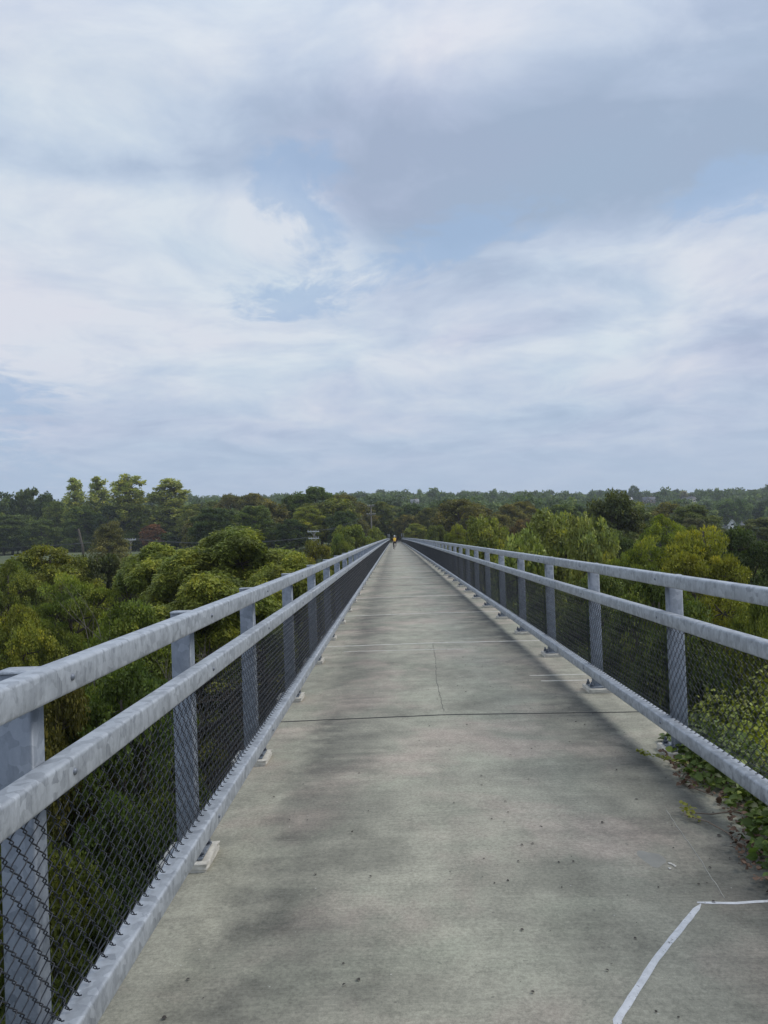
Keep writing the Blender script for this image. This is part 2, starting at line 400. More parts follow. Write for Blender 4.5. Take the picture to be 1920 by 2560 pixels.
def strip(pts, w, mat, name, h=.004, parent=bridge, jit=0.0):
    """a band of filler laid on the deck; pts in deck coordinates"""
    P = [Vector((a, b, 0)) for a, b in pts]; out = []
    m = MB(); V = []
    dens = []
    for a, b in zip(P[:-1], P[1:]):
        k = max(1, int((b - a).length / .05))
        for i in range(k): dens.append(a.lerp(b, i / k))
    dens.append(P[-1])
    for i, p in enumerate(dens):
        t = (dens[min(i + 1, len(dens) - 1)] - dens[max(i - 1, 0)]).normalized(); nn = Vector((-t.y, t.x, 0))
        off = nn * random.uniform(-jit, jit); ww = w * (1 + random.uniform(-1, 1) * min(.3, jit * 60)) * (.25 if i in (0, len(dens) - 1) else 1)
        zz = bz(p.y) + .012 * (1 - min(1, abs(p.x - .5) / 1.65)) + h
        for s_, dz_ in ((-.5, -.003), (0, .002), (.5, -.003)):
            q = p + off + nn * ww * s_; V.append((q.x + bx(p.y), q.y, zz + dz_))
    F = []
    for i in range(len(dens) - 1):
        for k in range(2):
            a = i * 3 + k; F.append((a, a + 3, a + 4, a + 1))
    me = np_mesh(name, np.array(V), np.array(F), True); o = link(name, me, mat, parent); return o
# construction joints across the deck
jy = [7.3, 12.16, 16.75, 21.4] + [21.4 + 4.72 * k for k in range(1, 38)]
for i, y in enumerate(jy):
    if y > BEND: break
    if i == 0:
        strip([(-1.27, y), (.4, y + .03), (2.26, y - .05)], .022, M_DARKJOINT, 'expansion_joint', jit=.003)
    else:
        strip([(-1.27, y + .04), (.5, y), (2.26, y - .03)], .042 if i < 4 else .075, M_PALEJOINT if i % 4 else M_DARKJOINT, 'expansion_joint', jit=.006)
strip([(1.55, 9.2), (2.26, 9.19)], .03, M_PALEJOINT, 'expansion_joint', jit=.004)
strip([(1.62, 8.85), (2.26, 8.84)], .035, M_PALEJOINT, 'expansion_joint', jit=.004)
strip([(-.83, 11.6), (.97, 11.42)], .018, M_PALEJOINT, 'expansion_joint', jit=.006)
strip([(.54, 12.1), (.5, 10.5), (.43, 9), (.42, 7.45)], .007, M_CRACK, 'crack', .002, jit=.008)
strip([(.62, 2.1), (.72, 2.73), (.98, 3.1), (1.20, 3.38), (1.335, 3.545)], .029, M_SEAL, 'sealed_crack', .004, jit=.0012)
strip([(1.325, 3.56), (1.5, 3.55), (1.75, 3.57), (2.1, 3.58), (2.26, 3.55)], .022, M_SEAL, 'sealed_crack', .0045, jit=.0012)
strip([(1.60, 4.75), (1.52, 4.0), (1.47, 3.60)], .005, M_SCR, 'scratch', .002, jit=.003)
strip([(1.60, 3.3), (1.75, 2.9)], .005, M_SCR, 'scratch', .002, jit=.003)
def patch(cx, cy, rx, ry, mat, name, h=.005):
    n = 22; V = [(cx + bx(cy), cy, bz(cy) + h + .006)]
    for k in range(n):
        a = k * 2 * math.pi / n; r = 1 + .16 * math.sin(3 * a + 1) + random.uniform(-.07, .07)
        V.append((cx + rx * r * math.cos(a), cy + ry * r * math.sin(a), bz(cy) + h + .001))
    F = np.array([(0, 1 + k, 1 + (k + 1) % n) for k in range(n)]); o = link(name, np_mesh(name, np.array(V), F, True), mat, bridge); return o
M_PATCH = plain('smooth_mortar', (.25, .24, .205), .7, 0, .3, 12)
patch(1.28, 4.03, .062, .115, M_PATCH, 'mortar_patch')
for _k in range(5): patch(1.35 + .02 * math.sin(_k * 2.3), 3.95 + .03 * math.cos(_k * 1.7), .008, .010, M_PALEJOINT, 'mortar_crumb', .0075)
# girders and piers under the deck
g_ = MB()
for gx in (-.75, 1.75):
    ys = np.arange(BSTART, BEND, 6.0)
    for a, b in zip(ys[:-1], ys[1:]):
        c = ((a + b) / 2)
        g_.box((gx + bx(c), c, bz(c) - .95), (.3, b - a + .0, 1.26), 0)
g_.build('girder', M_STEEL, bridge)
for py_ in range(18, 200, 30):
    p_ = MB(); zt = bz(py_) - 1.6; zb = float(ground_z(.5, py_)) - 1
    p_.box((.5, py_, (zt + zb) / 2), (2.6, 1.2, zt - zb - .5), .05); p_.box((.5, py_, zt - .22), (3.8, 1.5, .45), .05)
    p_.build('pier', M_CONC, bridge)

# ---- railings
def rr(w, h, r=.013, n=4):
    pts = []
    for cx, cy, a0 in ((w / 2 - r, h / 2 - r, 0), (-w / 2 + r, h / 2 - r, 90), (-w / 2 + r, -h / 2 + r, 180), (w / 2 - r, -h / 2 + r, 270)):
        for k in range(n): a = R(a0 + 90 * k / (n - 1)); pts.append((cx + r * math.cos(a), cy + r * math.sin(a)))
    return np.array(pts)
SEC = rr(RW, RD); SEC_LOW = rr(RW + .012, RD * 1.0)
def rail_mesh(mb, sec, xc, ztop, y0, y1, step=1.19, caps=True):
    ys = np.linspace(y0, y1, max(2, int(round((y1 - y0) / step)) + 1)); n = len(sec)
    V = []
    for y in ys:
        for x, z in sec: V.append((xc + x + bx(y), y, ztop - RD / 2 + z + bz(y)))
    i = np.arange(len(ys) - 1)[:, None] * n; j = np.arange(n)[None]; k = (j + 1) % n
    Q = np.stack([i + j, i + n + j, i + n + k, i + k], -1).reshape(-1, 4)
    T = []
    c0, c1 = len(V), len(V) + 1
    V.append((xc + bx(y0), y0, ztop - RD / 2 + bz(y0))); V.append((xc + bx(y1), y1, ztop - RD / 2 + bz(y1)))
    e = (len(ys) - 1) * n
    for a in range(n): b = (a + 1) % n; T.append((c0, a, b)); T.append((c1, e + b, e + a))
    mb.add(V, Q, T)
def dome(mb, c, nrm, r=.011, h=.007, n=10):
    nrm = Vector(nrm); q = nrm.to_track_quat('Z', 'Y'); V = []; 
    for ring, (rr_, hh) in enumerate(((1, 0), (.85, .6), (.5, .92))):
        for k in range(n): a = 2 * math.pi * k / n; V.append(Vector(c) + q @ Vector((r * rr_ * math.cos(a), r * rr_ * math.sin(a), h * hh)))
    V.append(Vector(c) + q @ Vector((0, 0, h))); Q = []; T = []
    for g in range(2):
        for k in range(n): Q.append((g * n + k, g * n + (k + 1) % n, (g + 1) * n + (k + 1) % n, (g + 1) * n + k))
    for k in range(n): T.append((2 * n + k, 2 * n + (k + 1) % n, 3 * n))
    mb.add([v[:] for v in V], Q, T)

def link_panel(length, z0, z1, side):
    """black chain link: woven pickets, local x along the bridge, real wire"""
    pitch, vp, wr = .0375, .0375, .0025
    ncol = int(length / pitch); nseg = int((z1 - z0) / vp); mb = MB()
    ks = np.arange(nseg + 1)
    rj = np.random.default_rng(3 + side)
    sag = .004
    allV = []; allQ = []; base = 0
    # sub-sample each segment: a picket is a flattened helix, so depth swaps at each bend
    sub = 3; t = np.linspace(0, nseg, nseg * sub + 1)
    tri = np.abs(((t) % 2) - 1) * 2 - 1                       # 1..-1 zigzag
    tri = np.sign(tri) * np.abs(tri) ** .9
    for cidx in range(ncol + 1):
        xo = cidx * pitch
        ph = 1 if cidx % 2 else -1
        y = xo + ph * tri * (pitch * .5 + .0022)
        zz = z1 - t * vp
        dep = np.cos(np.pi * t) * .0048 * ph + np.sin(np.pi * t) * .002
        wob = .0015 * np.sin(t * .7 + cidx * 1.3)
        keep = (y > 0) & (y < length)
        P = np.stack([dep, y + wob, zz], 1)
        if not keep.all(): P[:, 1] = np.clip(P[:, 1], 0.0, length)
        # knuckle at the foot
        P = np.vstack([P, [P[-1, 0] + .004, P[-1, 1] + .004 * ph, P[-1, 2] - .004], [P[-1, 0] + .012, P[-1, 1] + .002 * ph, P[-1, 2] - .003]])
        mb.tube(P, wr, 4, False)
    ys = np.linspace(0, length, 12)
    mb.tube(np.stack([np.full(12, -.012 * 0 - .006), ys, np.full(12, z0 + .035)], 1), .0024, 5, False)   # tension wire
    mb.tube(np.stack([np.full(12, -.006), ys, np.full(12, z1 - .012)], 1), .0024, 5, False)
    return mb

def railing(side, posts, segs, label, splice_gap=.026):
    sx = -1 if side == 'L' else 1
    xin = XL if side == 'L' else XR
    xc = xin + sx * RW / 2
    root = empty('bridge_railing', (xin, 0, 0)); tag(root, label, 'railing')
    def loc(o): o.matrix_parent_inverse = root.matrix_world.inverted(); o.matrix_parent_inverse = Matrix.Translation((-xin, 0, 0)); return o
    ALL = [-1.0] + []
    for nm, zt, sec, off in (('top_rail', H1, SEC, 0), ('middle_rail', H2, SEC, 1), ('bottom_rail', H3, SEC_LOW, 2)):
        cuts = segs[off]
        for a, b in zip(cuts[:-1], cuts[1:]):
            mb = MB(); bh = {}; rail_mesh(mb, sec, xc, zt, a + splice_gap / 2, b - splice_gap / 2)
            for py in posts:
                by = py
                if a < by < b: dome(mb if by > 34 else bh.setdefault(round(by, 2), MB()), (xin + bx(by) + (-sx) * (.006 if nm == 'bottom_rail' else 0), by, zt - RD * .5 + bz(by)), (-sx, 0, 0), .0115 if py < 30 else .014, .008)
            for e in (a, b):      # two splice screws on the top face, beside each splice
                for q in (.045, .10):
                    if e == a: dome(mb, (xc, e + q, zt + bz(e + q)), (0, 0, 1), .009, .004, 8)
            ro = loc(mb.build(nm, M_RAIL, root, False))
            for q_ in bh.values(): q_.build('bolt_head', M_BHEAD, ro, True)
            # inner sleeve bridges the gap
            sl = MB(); sl.box((xc + bx(b), b, zt - RD / 2 + bz(b)), (RW * .8, .12, RD * .8)); 
            if b < BEND - 1: loc(sl.build('splice_sleeve', M_BOLT, root))
    # posts
    PW, PD = .108, .088
    xo = xin + sx * (RW + (.032 if side == 'L' else .006) + PW / 2)
    mb = MB(); sec = rr(PW, PD, .010)
    def prism(mb, sec, cx, z0, z1, zdome=0):
        n = len(sec); V = [(cx + x, y, z0) for x, y in sec] + [(cx + x, y, z1) for x, y in sec]; V.append((cx, 0, z1 + zdome))
        Q = [(k, (k + 1) % n, n + (k + 1) % n, n + k) for k in range(n)]; T = [(n + k, n + (k + 1) % n, 2 * n) for k in range(n)]
        mb.add(V, Q, T)
    prism(mb, sec, 0, .05, H1 - .026)
    # tabs joining the post to each rail
    for zt in (H1, H2, H3): mb.box((-sx * (PW / 2 + .012), 0, zt - RD / 2), (.03, .05, .05))
    post_me = mb.build('post', M_POST, None, False, True)
    cm = MB(); prism(cm, rr(PW + .004, PD + .004, .012), 0, H1 - .0255, H1 - .0185, .002)
    cap_me = cm.build('post_cap', M_RAIL, None, False, True)
    pm = MB(); pm.box((-sx * .0, 0, .0535), (.20, .22, .013), .003); plate_me = pm.build('base_plate', M_POST, None, False, True)
    gm = MB(); gb = bmesh.new(); bmesh.ops.create_cube(gb, size=1); bmesh.ops.subdivide_edges(gb, edges=list(gb.edges), cuts=7, use_grid_fill=True)
    gr_ = random.Random(4)
    for v in gb.verts:
        e = max(abs(v.co.x), abs(v.co.y)) > .49 and v.co.z > .4
        v.co = Vector((v.co.x * .26 + gr_.uniform(-.004, .004) * (2 if e else 1) - sx * .0, v.co.y * .30 + gr_.uniform(-.004, .004) * (2 if e else 1), v.co.z * .047 + .0215 - (gr_.uniform(0, .007) if e else 0)))
    gm.bm(gb); grout_me = gm.build('grout_pad', M_GROUT, None, False, True)
    ams = []
    for ay in (-.075, .075):
        ax = -sx * .082; am = MB()
        am.tube([(ax, ay, .06), (ax, ay, .108)], .010, 8); am.tube([(ax, ay, .06), (ax, ay, .0635)], .024, 12)
        am.tube([(ax, ay, .0635), (ax, ay, .084)], .0185, 6)
        ams.append(am.build('anchor_bolt', M_BOLT, None, False, True))
    for py in posts:
        p = link('post', post_me, None, root); loc(p); p.location = (xo + bx(py), py, bz(py))
        for nm, me in (('post_cap', cap_me), ('base_plate', plate_me), ('grout_pad', grout_me), ('anchor_bolt', ams[0]), ('anchor_bolt', ams[1])):
            if nm == 'anchor_bolt' and py > 70: continue
            c = link(nm, me, None, p)
    # mesh panels, one per bay
    zt, zb = H2 - RD + .02, H3 + .005
    cache = {}
    xm = xin + sx * (RW * .72)
    edges = [BSTART] + list(posts) + [BEND]
    for a, b in zip(edges[:-1], edges[1:]):
        L = round(b - a, 3)
        if L < .3: continue
        if L not in cache: cache[L] = link_panel(L, zb, zt, sx).build('chain_link_mesh', M_WIRE, None, True, True)
        o = link('chain_link_mesh', cache[L], None, root); loc(o)
        sh = (bz(b) - bz(a)) / L
        o.location = (xm + bx(a), a, bz(a)); o.rotation_euler = (math.atan(sh), 0, 0); o.scale = (-sx, 1, 1)
    return root
postsL = [-2.4, .0, 2.38, 4.2, 6.05, 8.3] + [8.3 + 2.385 * k for k in range(1, 83)]
postsR = [-1.21, 1.16, 3.53, 5.90] + [5.90 + 2.37 * k for k in range(1, 84)]
def cuts(y0, st, first): 
    o = [BSTART]; y = y0
    while y < BEND - 1: o.append(y); y += st
    return o + [BEND]

CUTL, CUTR = cuts(9.30, 7.11, 0), cuts(2.49, 7.11, 0)
railing('L', postsL, (CUTL, CUTL, CUTL), 'galvanized steel railing with black chain-link mesh along the left edge of the footbridge')
railing('R', postsR, (CUTR, CUTR, CUTR), 'galvanized steel railing with black chain-link mesh along the right edge, vine growing under it')

# tall gate posts at the far end of the bridge
def gatepost(x, y, label):
    m = MB(); m.tube([(0, 0, 0), (0, 0, 2.55)], .065, 10)
    r = m.build('gate_post', M_POST); r.location = (x + bx(y), y, bz(y)); tag(r, label, 'post', 'tall posts at the far end of the bridge')
for x, y, l in ((XL - .18, 203, 'tall grey post behind the far end of the left railing'), (XL - .55, 206, 'second tall grey post outside the far end of the left railing'),
                (XR + .12, 203, 'dark tall post at the far end of the right railing'), (XR + .6, 206, 'pale tall post just beyond the far end of the right railing')):
    gatepost(x, y, l)
# the path goes on into the trees
pv = []; pf = []
for i, y in enumerate(np.arange(218.9, 300, 4)):
    xo = .5 + .0022 * max(0, y - 230) ** 2
    g = float(ground_z(xo, y)); t = min(1, (y - 218.9) / 20); z = (bz(218.9) - .01) * (1 - t) + (g + .15) * t
    pv += [(xo - 1.7 + bx(218.9), y, z), (xo + 1.7 + bx(218.9), y, z)]
pf = [(2 * i, 2 * i + 1, 2 * i + 3, 2 * i + 2) for i in range(len(pv) // 2 - 1)]
o = link('path', np_mesh('path', np.array(pv), np.array(pf)), plain('gravel_path', (.24, .23, .2), .9, 0, .3, 8)); tag(o, None, None, None, 'structure')

# ------------------------------------------------------------------ trees
class Proto: pass
def unit(v): return v / (np.linalg.norm(v, axis=-1, keepdims=True) + 1e-9)
def leaf_quads(C, T, Nn, L, Wd, fold=.25):
    """kite shaped leaves from their stalk points C along T"""
    T = unit(T); Sd = unit(np.cross(T, Nn)); Nn = np.cross(Sd, T)
    L = L[:, None]; Wd = Wd[:, None]
    p0 = C; p1 = C + T * L * .42 + Sd * Wd * .5 - Nn * Wd * fold * .5
    p2 = C + T * L - Nn * L * .12; p3 = C + T * L * .42 - Sd * Wd * .5 - Nn * Wd * fold * .5
    V = np.stack([p0, p1, p2, p3], 1).reshape(-1, 3); F = np.arange(len(C) * 4).reshape(-1, 4)
    return V, F
def crown(seed, H, rx, rz, nl, lr, ncl, cr, nleaf, L, Wd, droop=.35, flat=.75, inner=.15, spread=1.0, top=1.0, narrow=0.0, sprays=0, column=False, rise=0.0):
    g = np.random.default_rng(seed); cz = H - rz
    # big lobes round the crown
    lobes = []
    for k in range(nl):
        u = (k + .5) / nl; zz = 1 - 1.75 * u; a = k * 2.399963 + g.uniform(-.5, .5)
        r = math.sqrt(max(0, 1 - min(1, abs(zz)) ** 3.2)) * g.uniform(.5, .98) * (1 - narrow * max(0, zz))
        if column:
            zz = 1 - 1.8 * k / nl + g.uniform(-.03, .03); r = math.sqrt(g.uniform(.05, 1)) * math.sqrt(max(.03, 1.02 - max(0, zz) ** 2 * .85))
        lobes.append([r * rx * .72 * math.cos(a), r * rx * .72 * math.sin(a), cz + zz * rz * .74 * g.uniform(.85, 1.05)])
    lobes = np.array(lobes); lrad = lr * g.uniform(.7, 1.25, nl)
    cc, crr, lid = [], [], []
    for k in range(nl):
        n = max(3, int(ncl * g.uniform(.75, 1.25)))
        d = unit(g.normal(size=(n, 3)) + np.array([0, 0, .35]) + unit(lobes[k] - np.array([0, 0, cz])) * .5)
        rad = g.uniform(.55, 1.08, n) ** .6
        cc.append(lobes[k] + d * (rad * lrad[k])[:, None] * np.array([1, 1, flat])); crr.append(cr * g.uniform(.6, 1.3, n)); lid += [k] * n
    cc = np.vstack(cc); crr = np.concatenate(crr); lid = np.array(lid)
    keep = cc[:, 2] > H * .05; cc, crr, lid = cc[keep], crr[keep], lid[keep]
    ncl_ = len(cc); m = int(nleaf / ncl_)
    ci = np.repeat(np.arange(ncl_), m)
    d = unit(g.normal(size=(len(ci), 3)) + np.array([0, 0, .25]))
    rad = np.where(g.random(len(ci)) < inner, g.uniform(.1, .8, len(ci)), g.uniform(.78, 1.12, len(ci)))
    C = cc[ci] + d * (rad * crr[ci])[:, None] * np.array([1, 1, flat])
    if sprays:      # leaflets gathered in drooping sprays
        ns = len(C) // sprays; C = C[:ns]; d = d[:ns]; ci = ci[:ns]; ax = unit(d * np.array([1, 1, .2]) + g.normal(size=(ns, 3)) * .35 + np.array([0, 0, -.25]))
        k = np.arange(sprays); fr = (k // 2) / max(1, (sprays // 2)); sgn = np.where(k % 2, 1, -1)
        side = unit(np.cross(ax, np.array([0, 0, 1.])))
        Lr = L * 1.7
        P = C[:, None] + ax[:, None] * (fr * Lr)[None, :, None] + np.array([0, 0, -1.])[None, None] * ((fr ** 2) * Lr * .3)[None, :, None]
        T = ax[:, None] * .55 + side[:, None] * sgn[None, :, None] * .8 + np.array([0, 0, -.3])
        Nn = np.broadcast_to(np.array([0, 0, 1.]), P.shape) + g.normal(size=P.shape) * .35
        ci = np.repeat(ci, sprays); C = P.reshape(-1, 3); T = T.reshape(-1, 3); Nn = unit(Nn.reshape(-1, 3)); base_t = np.repeat(g.normal(size=ns) * .1, sprays)
    else:
        T = unit(d * .7 + g.normal(size=C.shape) * .55 + np.array([0, 0, -droop + rise])); Nn = unit(d * .5 + g.normal(size=C.shape) * .45 + np.array([0, 0, .75])); base_t = 0
    n = len(C); sz = g.uniform(.6, 1.3, n)
    V, F = leaf_quads(C, T, Nn, L * sz, Wd * sz * g.uniform(.8, 1.2, n))
    ct = g.normal(size=ncl_) * .17; lt = g.normal(size=nl) * .08
    tint = np.clip(.46 + ct[ci] + lt[lid[ci]] + base_t + g.normal(size=n) * .19, 0, 1)
    # trunk and limbs
    tb = MB(); nb = 7
    bend = g.normal(size=2) * rx * .06
    def tr(z): f = z / H; return np.array([bend[0] * math.sin(f * 3), bend[1] * math.sin(f * 2.4), z])
    zs = np.linspace(0, H * .9, nb); tr_r = max(.10, H * .019)
    tb.tube([tr(z) for z in zs], np.linspace(tr_r, tr_r * .18, nb), 7)
    for k in range(nl):
        z0 = max(H * .18, min(H * .8, lobes[k][2] - lrad[k] * .9 - abs(lobes[k][0]) * .25)); p0 = tr(z0); p3 = lobes[k] + np.array([0, 0, lrad[k] * .2])
        md = (p0 + p3) / 2 + np.array([0, 0, -.06 * rx]) + g.normal(size=3) * .12
        rr0 = tr_r * (.62 - .4 * z0 / H)
        tb.tube([p0, (p0 + md) / 2, md, (md + p3) / 2 + g.normal(size=3) * .08, p3], [rr0, rr0 * .75, rr0 * .6, rr0 * .4, rr0 * .2], 5, False)
        own = np.where(lid == k)[0]
        for q in own[:: 1 if len(own) < 14 else 2]:
            s0 = md * .35 + p3 * .65; e = cc[q]; tb.tube([s0, (s0 + e) / 2 + g.normal(size=3) * .1, e], [rr0 * .25, rr0 * .16, rr0 * .05], 4, False)
    P = Proto(); P.crown = np_mesh('crown', V, F, False, tint); P.crown.materials.append(M_LEAF)
    P.trunk = tb.build('trunk', M_BARK, None, True, True); P.H = H; P.r = np.quantile(np.hypot(C[:, 0], C[:, 1]), .97); P.top = np.quantile(C[:, 2], .996)
    return P
PR = {}
PR['hick1'] = crown(1, 17, 5.6, 7.6, 30, 1.75, 24, .42, 110000, .16, .068, sprays=7, flat=.75)
PR['hick2'] = crown(2, 17, 5.4, 7.4, 28, 1.8, 25, .42, 110000, .16, .068, sprays=7, flat=.75)
PR['fine1'] = crown(3, 16, 5.2, 7.2, 30, 1.6, 22, .44, 110000, .15, .105, droop=.2, flat=.6)
PR['fine2'] = crown(4, 15, 5.4, 6.8, 28, 1.65, 23, .46, 110000, .15, .10, droop=.2, flat=.6)
PR['loc1'] = crown(5, 15, 5.4, 6.6, 36, 1.45, 15, .52, 95000, .14, .08, droop=0, rise=.2, flat=.34)
PR['big1'] = crown(6, 15, 5.4, 6.6, 28, 1.55, 17, .50, 34000, .27, .20, droop=.25)
PR['mid1'] = crown(11, 15, 5.1, 7.1, 26, 1.6, 13, .62, 36000, .29, .20, droop=.2, flat=.65)
PR['mid2'] = crown(12, 15, 4.9, 7.2, 30, 1.45, 12, .60, 36000, .28, .19, droop=.2, flat=.65)
PR['mid3'] = crown(13, 15, 5.4, 7.0, 24, 1.75, 14, .62, 36000, .29, .20, droop=.2, flat=.65)
PR['lay1'] = crown(14, 15, 5.2, 7.0, 32, 1.5, 10, .7, 32000, .28, .16, droop=.1, flat=.36)
PR['pop1'] = crown(15, 20, 2.6, 9.0, 64, .62, 6, .34, 8500, .36, .26, inner=.3, column=True)
PR['pop2'] = crown(16, 20, 3.4, 9.0, 76, .72, 6, .38, 11500, .36, .26, inner=.3, column=True)
PR['con1'] = crown(17, 16, 3.0, 7.6, 26, 1.2, 10, .55, 22000, .30, .10, droop=1.3, narrow=.6)
PR['far1'] = crown(21, 14, 4.8, 6.8, 20, 1.7, 12, .66, 14000, .46, .34)
PR['far2'] = crown(22, 14, 5.2, 6.6, 18, 1.8, 10, .85, 8000, .48, .34)
PR['far3'] = crown(23, 14, 4.4, 6.9, 22, 1.5, 11, .64, 14000, .44, .32)
def tree(kind, x, y, ztop, width, colr, label, cat='tree', group=None, zg=None, rz=None, glossy=False):
    P = PR[kind]; zg = float(ground_z(x, y)) - .3 if zg is None else zg
    r = empty('broadleaf_tree' if cat == 'tree' else cat.replace(' ', '_'), (x, y, zg), random.uniform(0, 6.28) if rz is None else rz)
    sx = width / (2 * P.r); sz = (ztop - zg) / P.top; r.scale = (sx, sx, sz)
    c = link('crown', P.crown, None, r); k = random.uniform(.93, 1.07); c.color = (colr[0] * k, colr[1] * k, colr[2] * k, 1)
    link('trunk', P.trunk, None, r)
    tag(r, label, cat, group); return r
def ptree(kind, px, ytop, D, wpx, colr, label, **kw):
    p = at(px, ytop, D); wpx = wpx * (1.25 if D < 130 and D > 20 else 1.1); return tree(kind, p.x, p.y, p.z, wpx * D / FPX, colr, label, **kw)
GRN, DKG, YEL, OLV, MID, PAL, BRN, BLU = (.082, .108, .026), (.036, .056, .022), (.15, .165, .026), (.085, .085, .030), (.060, .086, .027), (.17, .20, .075), (.085, .068, .030), (.040, .062, .034)
LT = [  # left of the bridge: kind, px, top, depth, width px, colour, label
 ('pop1', 188, 1197, 305, 55, PAL, 'tall narrow thin-leaved tree, leftmost of the four that stand up against the sky'),
 ('pop1', 245, 1194, 310, 62, PAL, 'tall narrow gappy tree, second from the left of four against the sky'),
 ('pop2', 318, 1188, 300, 92, (.16, .185, .055), 'tallest and fullest of the four sparse trees standing against the sky'),
 ('pop2', 422, 1198, 300, 98, (.16, .185, .06), 'tall sparse two-headed tree, rightmost of the four against the sky'),
 ('far2', 5, 1228, 320, 90, DKG, 'dark round tree at the left edge of the far tree line'),
 ('far1', 64, 1225, 325, 70, (.045, .065, .026), 'dark round-topped tree just right of the one at the picture edge'),
 ('far3', 112, 1236, 322, 60, DKG, 'dark bushy tree left of the tall sparse trees'),
 ('mid2', 140, 1256, 312, 70, GRN, 'olive green tree at the foot of the leftmost tall sparse tree'),
 ('mid1', 200, 1268, 300, 90, MID, 'broad green tree below the two thin tall trees'),
 ('mid3', 275, 1266, 298, 80, DKG, 'dark green tree below the fullest tall sparse tree'),
 ('mid2', 345, 1272, 300, 76, GRN, 'bright olive tree in the dip between the tall sparse trees'),
 ('mid1', 400, 1284, 296, 80, (.07, .09, .02), 'low tree below the rightmost tall sparse tree'),
 ('mid1', 30, 1290, 290, 110, (.06, .085, .03), 'grey-green tree over the field at the left picture edge'),
 ('mid3', 100, 1300, 285, 90, MID, 'low bushy tree at the back of the field on the left'),
 ('lay1', 480, 1262, 285, 80, (.10, .12, .025), 'yellowish tree just right of the tall sparse trees'),
 ('mid2', 530, 1256, 280, 90, (.058, .075, .028), 'dull green tree with a flat top left of the brown-tinged pair'),
 ('mid3', 575, 1238, 270, 84, OLV, 'brown-tinged tree, left one of a pair rising above the tree line'),
 ('mid1', 630, 1236, 265, 92, OLV, 'brown-tinged tree, right one of a pair rising above the tree line'),
 ('mid3', 690, 1272, 240, 90, MID, 'green tree in the gap where the blue ridge shows'),
 ('mid2', 730, 1240, 225, 80, (.05, .075, .024), 'dark tree on the left shoulder of the highest clump'),
 ('mid1', 785, 1220, 222, 110, (.06, .09, .026), 'highest tree of the clump left of the bridge end'),
 ('lay1', 770, 1266, 190, 84, (.12, .14, .028), 'yellow-green tree with a reddish tip in front of the highest clump'),
 ('mid3', 856, 1238, 210, 118, (.072, .074, .028), 'big round brownish tree left of the bridge end'),
 ('mid2', 858, 1280, 180, 80, DKG, 'dark green rounded tree under the big brownish one'),
 ('mid1', 725, 1300, 185, 80, DKG, 'dark tree behind the double-armed utility pole'),
 ('mid2', 640, 1290, 200, 120, (.058, .068, .026), 'dull brown-green tree behind the big foreground tree'),
 ('mid3', 560, 1300, 205, 110, (.05, .065, .026), 'dark brownish tree low behind the big foreground tree'),
 ('lay1', 905, 1266, 225, 70, OLV, 'olive tree beside the utility pole nearest the bridge'),
 ('mid1', 948, 1256, 240, 76, (.068, .084, .028), 'olive-green tree directly left of the end of the bridge'),
 ('mid2', 872, 1318, 118, 100, (.10, .125, .030), 'light green bushy tree beyond the left railing by the double-armed pole'),
 ('fine1', 850, 1340, 100, 70, (.09, .115, .026), 'small light tree low beside the left railing'),
 ('mid3', 938, 1322, 150, 60, (.10, .12, .03), 'small bright bush against the far end of the left railing'),
 ('lay1', 790, 1358, 84, 90, (.10, .105, .024), 'yellowish low tree just over the left railing'),
 ('con1', 272, 1306, 150, 100, (.085, .088, .036), 'drooping brownish conifer-like tree standing in front of the field'),
 ('mid3', 380, 1312, 285, 60, (.115, .06, .035), 'small russet red tree at the back of the field'),
 ('hick1', 400, 1366, 46, 250, (.096, .122, .030), 'large-leaved green tree between the brown conifer and the biggest foreground tree'),
 ('hick2', 612, 1322, 42, 330, (.098, .122, .030), 'biggest foreground tree with drooping leaves behind the left railing'),
 ('hick1', 715, 1392, 36, 230, (.098, .118, .026), 'low large-leaved tree crown showing just over the left railing'),
 ('hick2', 500, 1440, 31, 330, (.088, .112, .027), 'green tree crown below the biggest foreground tree'),
 ('fine1', 125, 1372, 62, 260, (.088, .102, .024), 'yellow-green rounded tree in front of the field at the left'),
 ('mid2', 245, 1395, 66, 150, (.045, .055, .024), 'dark shaded tree between the yellow-green tree and the large-leaved one'),
 ('fine2', 20, 1410, 55, 170, (.085, .105, .026), 'olive green tree cut by the left picture edge'),
 ('loc1', 180, 1447, 42, 210, (.088, .115, .026), 'small bright lime-green tree left of the large-leaved foreground tree'),
 ('fine2', 30, 1530, 34, 230, (.10, .12, .026), 'yellowish tree behind the bare grey branches'),
 ('fine1', 330, 1520, 27, 280, (.070, .098, .024), 'deep green tree crown under the left rail at mid picture'),
 ('fine2', 110, 1700, 16, 330, (.062, .062, .018), 'brownish yellow thin-leaved tree seen between the two left rails'),
 ('fine1', 300, 1690, 17, 420, (.050, .075, .020), 'dark green tree crown below the middle left rail'),
 ('fine2', 60, 2080, 12.5, 520, (.058, .075, .022), 'dark leafy tree top seen through the nearest left mesh'),
 ('fine1', 330, 2010, 14.5, 420, (.040, .062, .018), 'dark tree top right under the left edge of the bridge'),
]
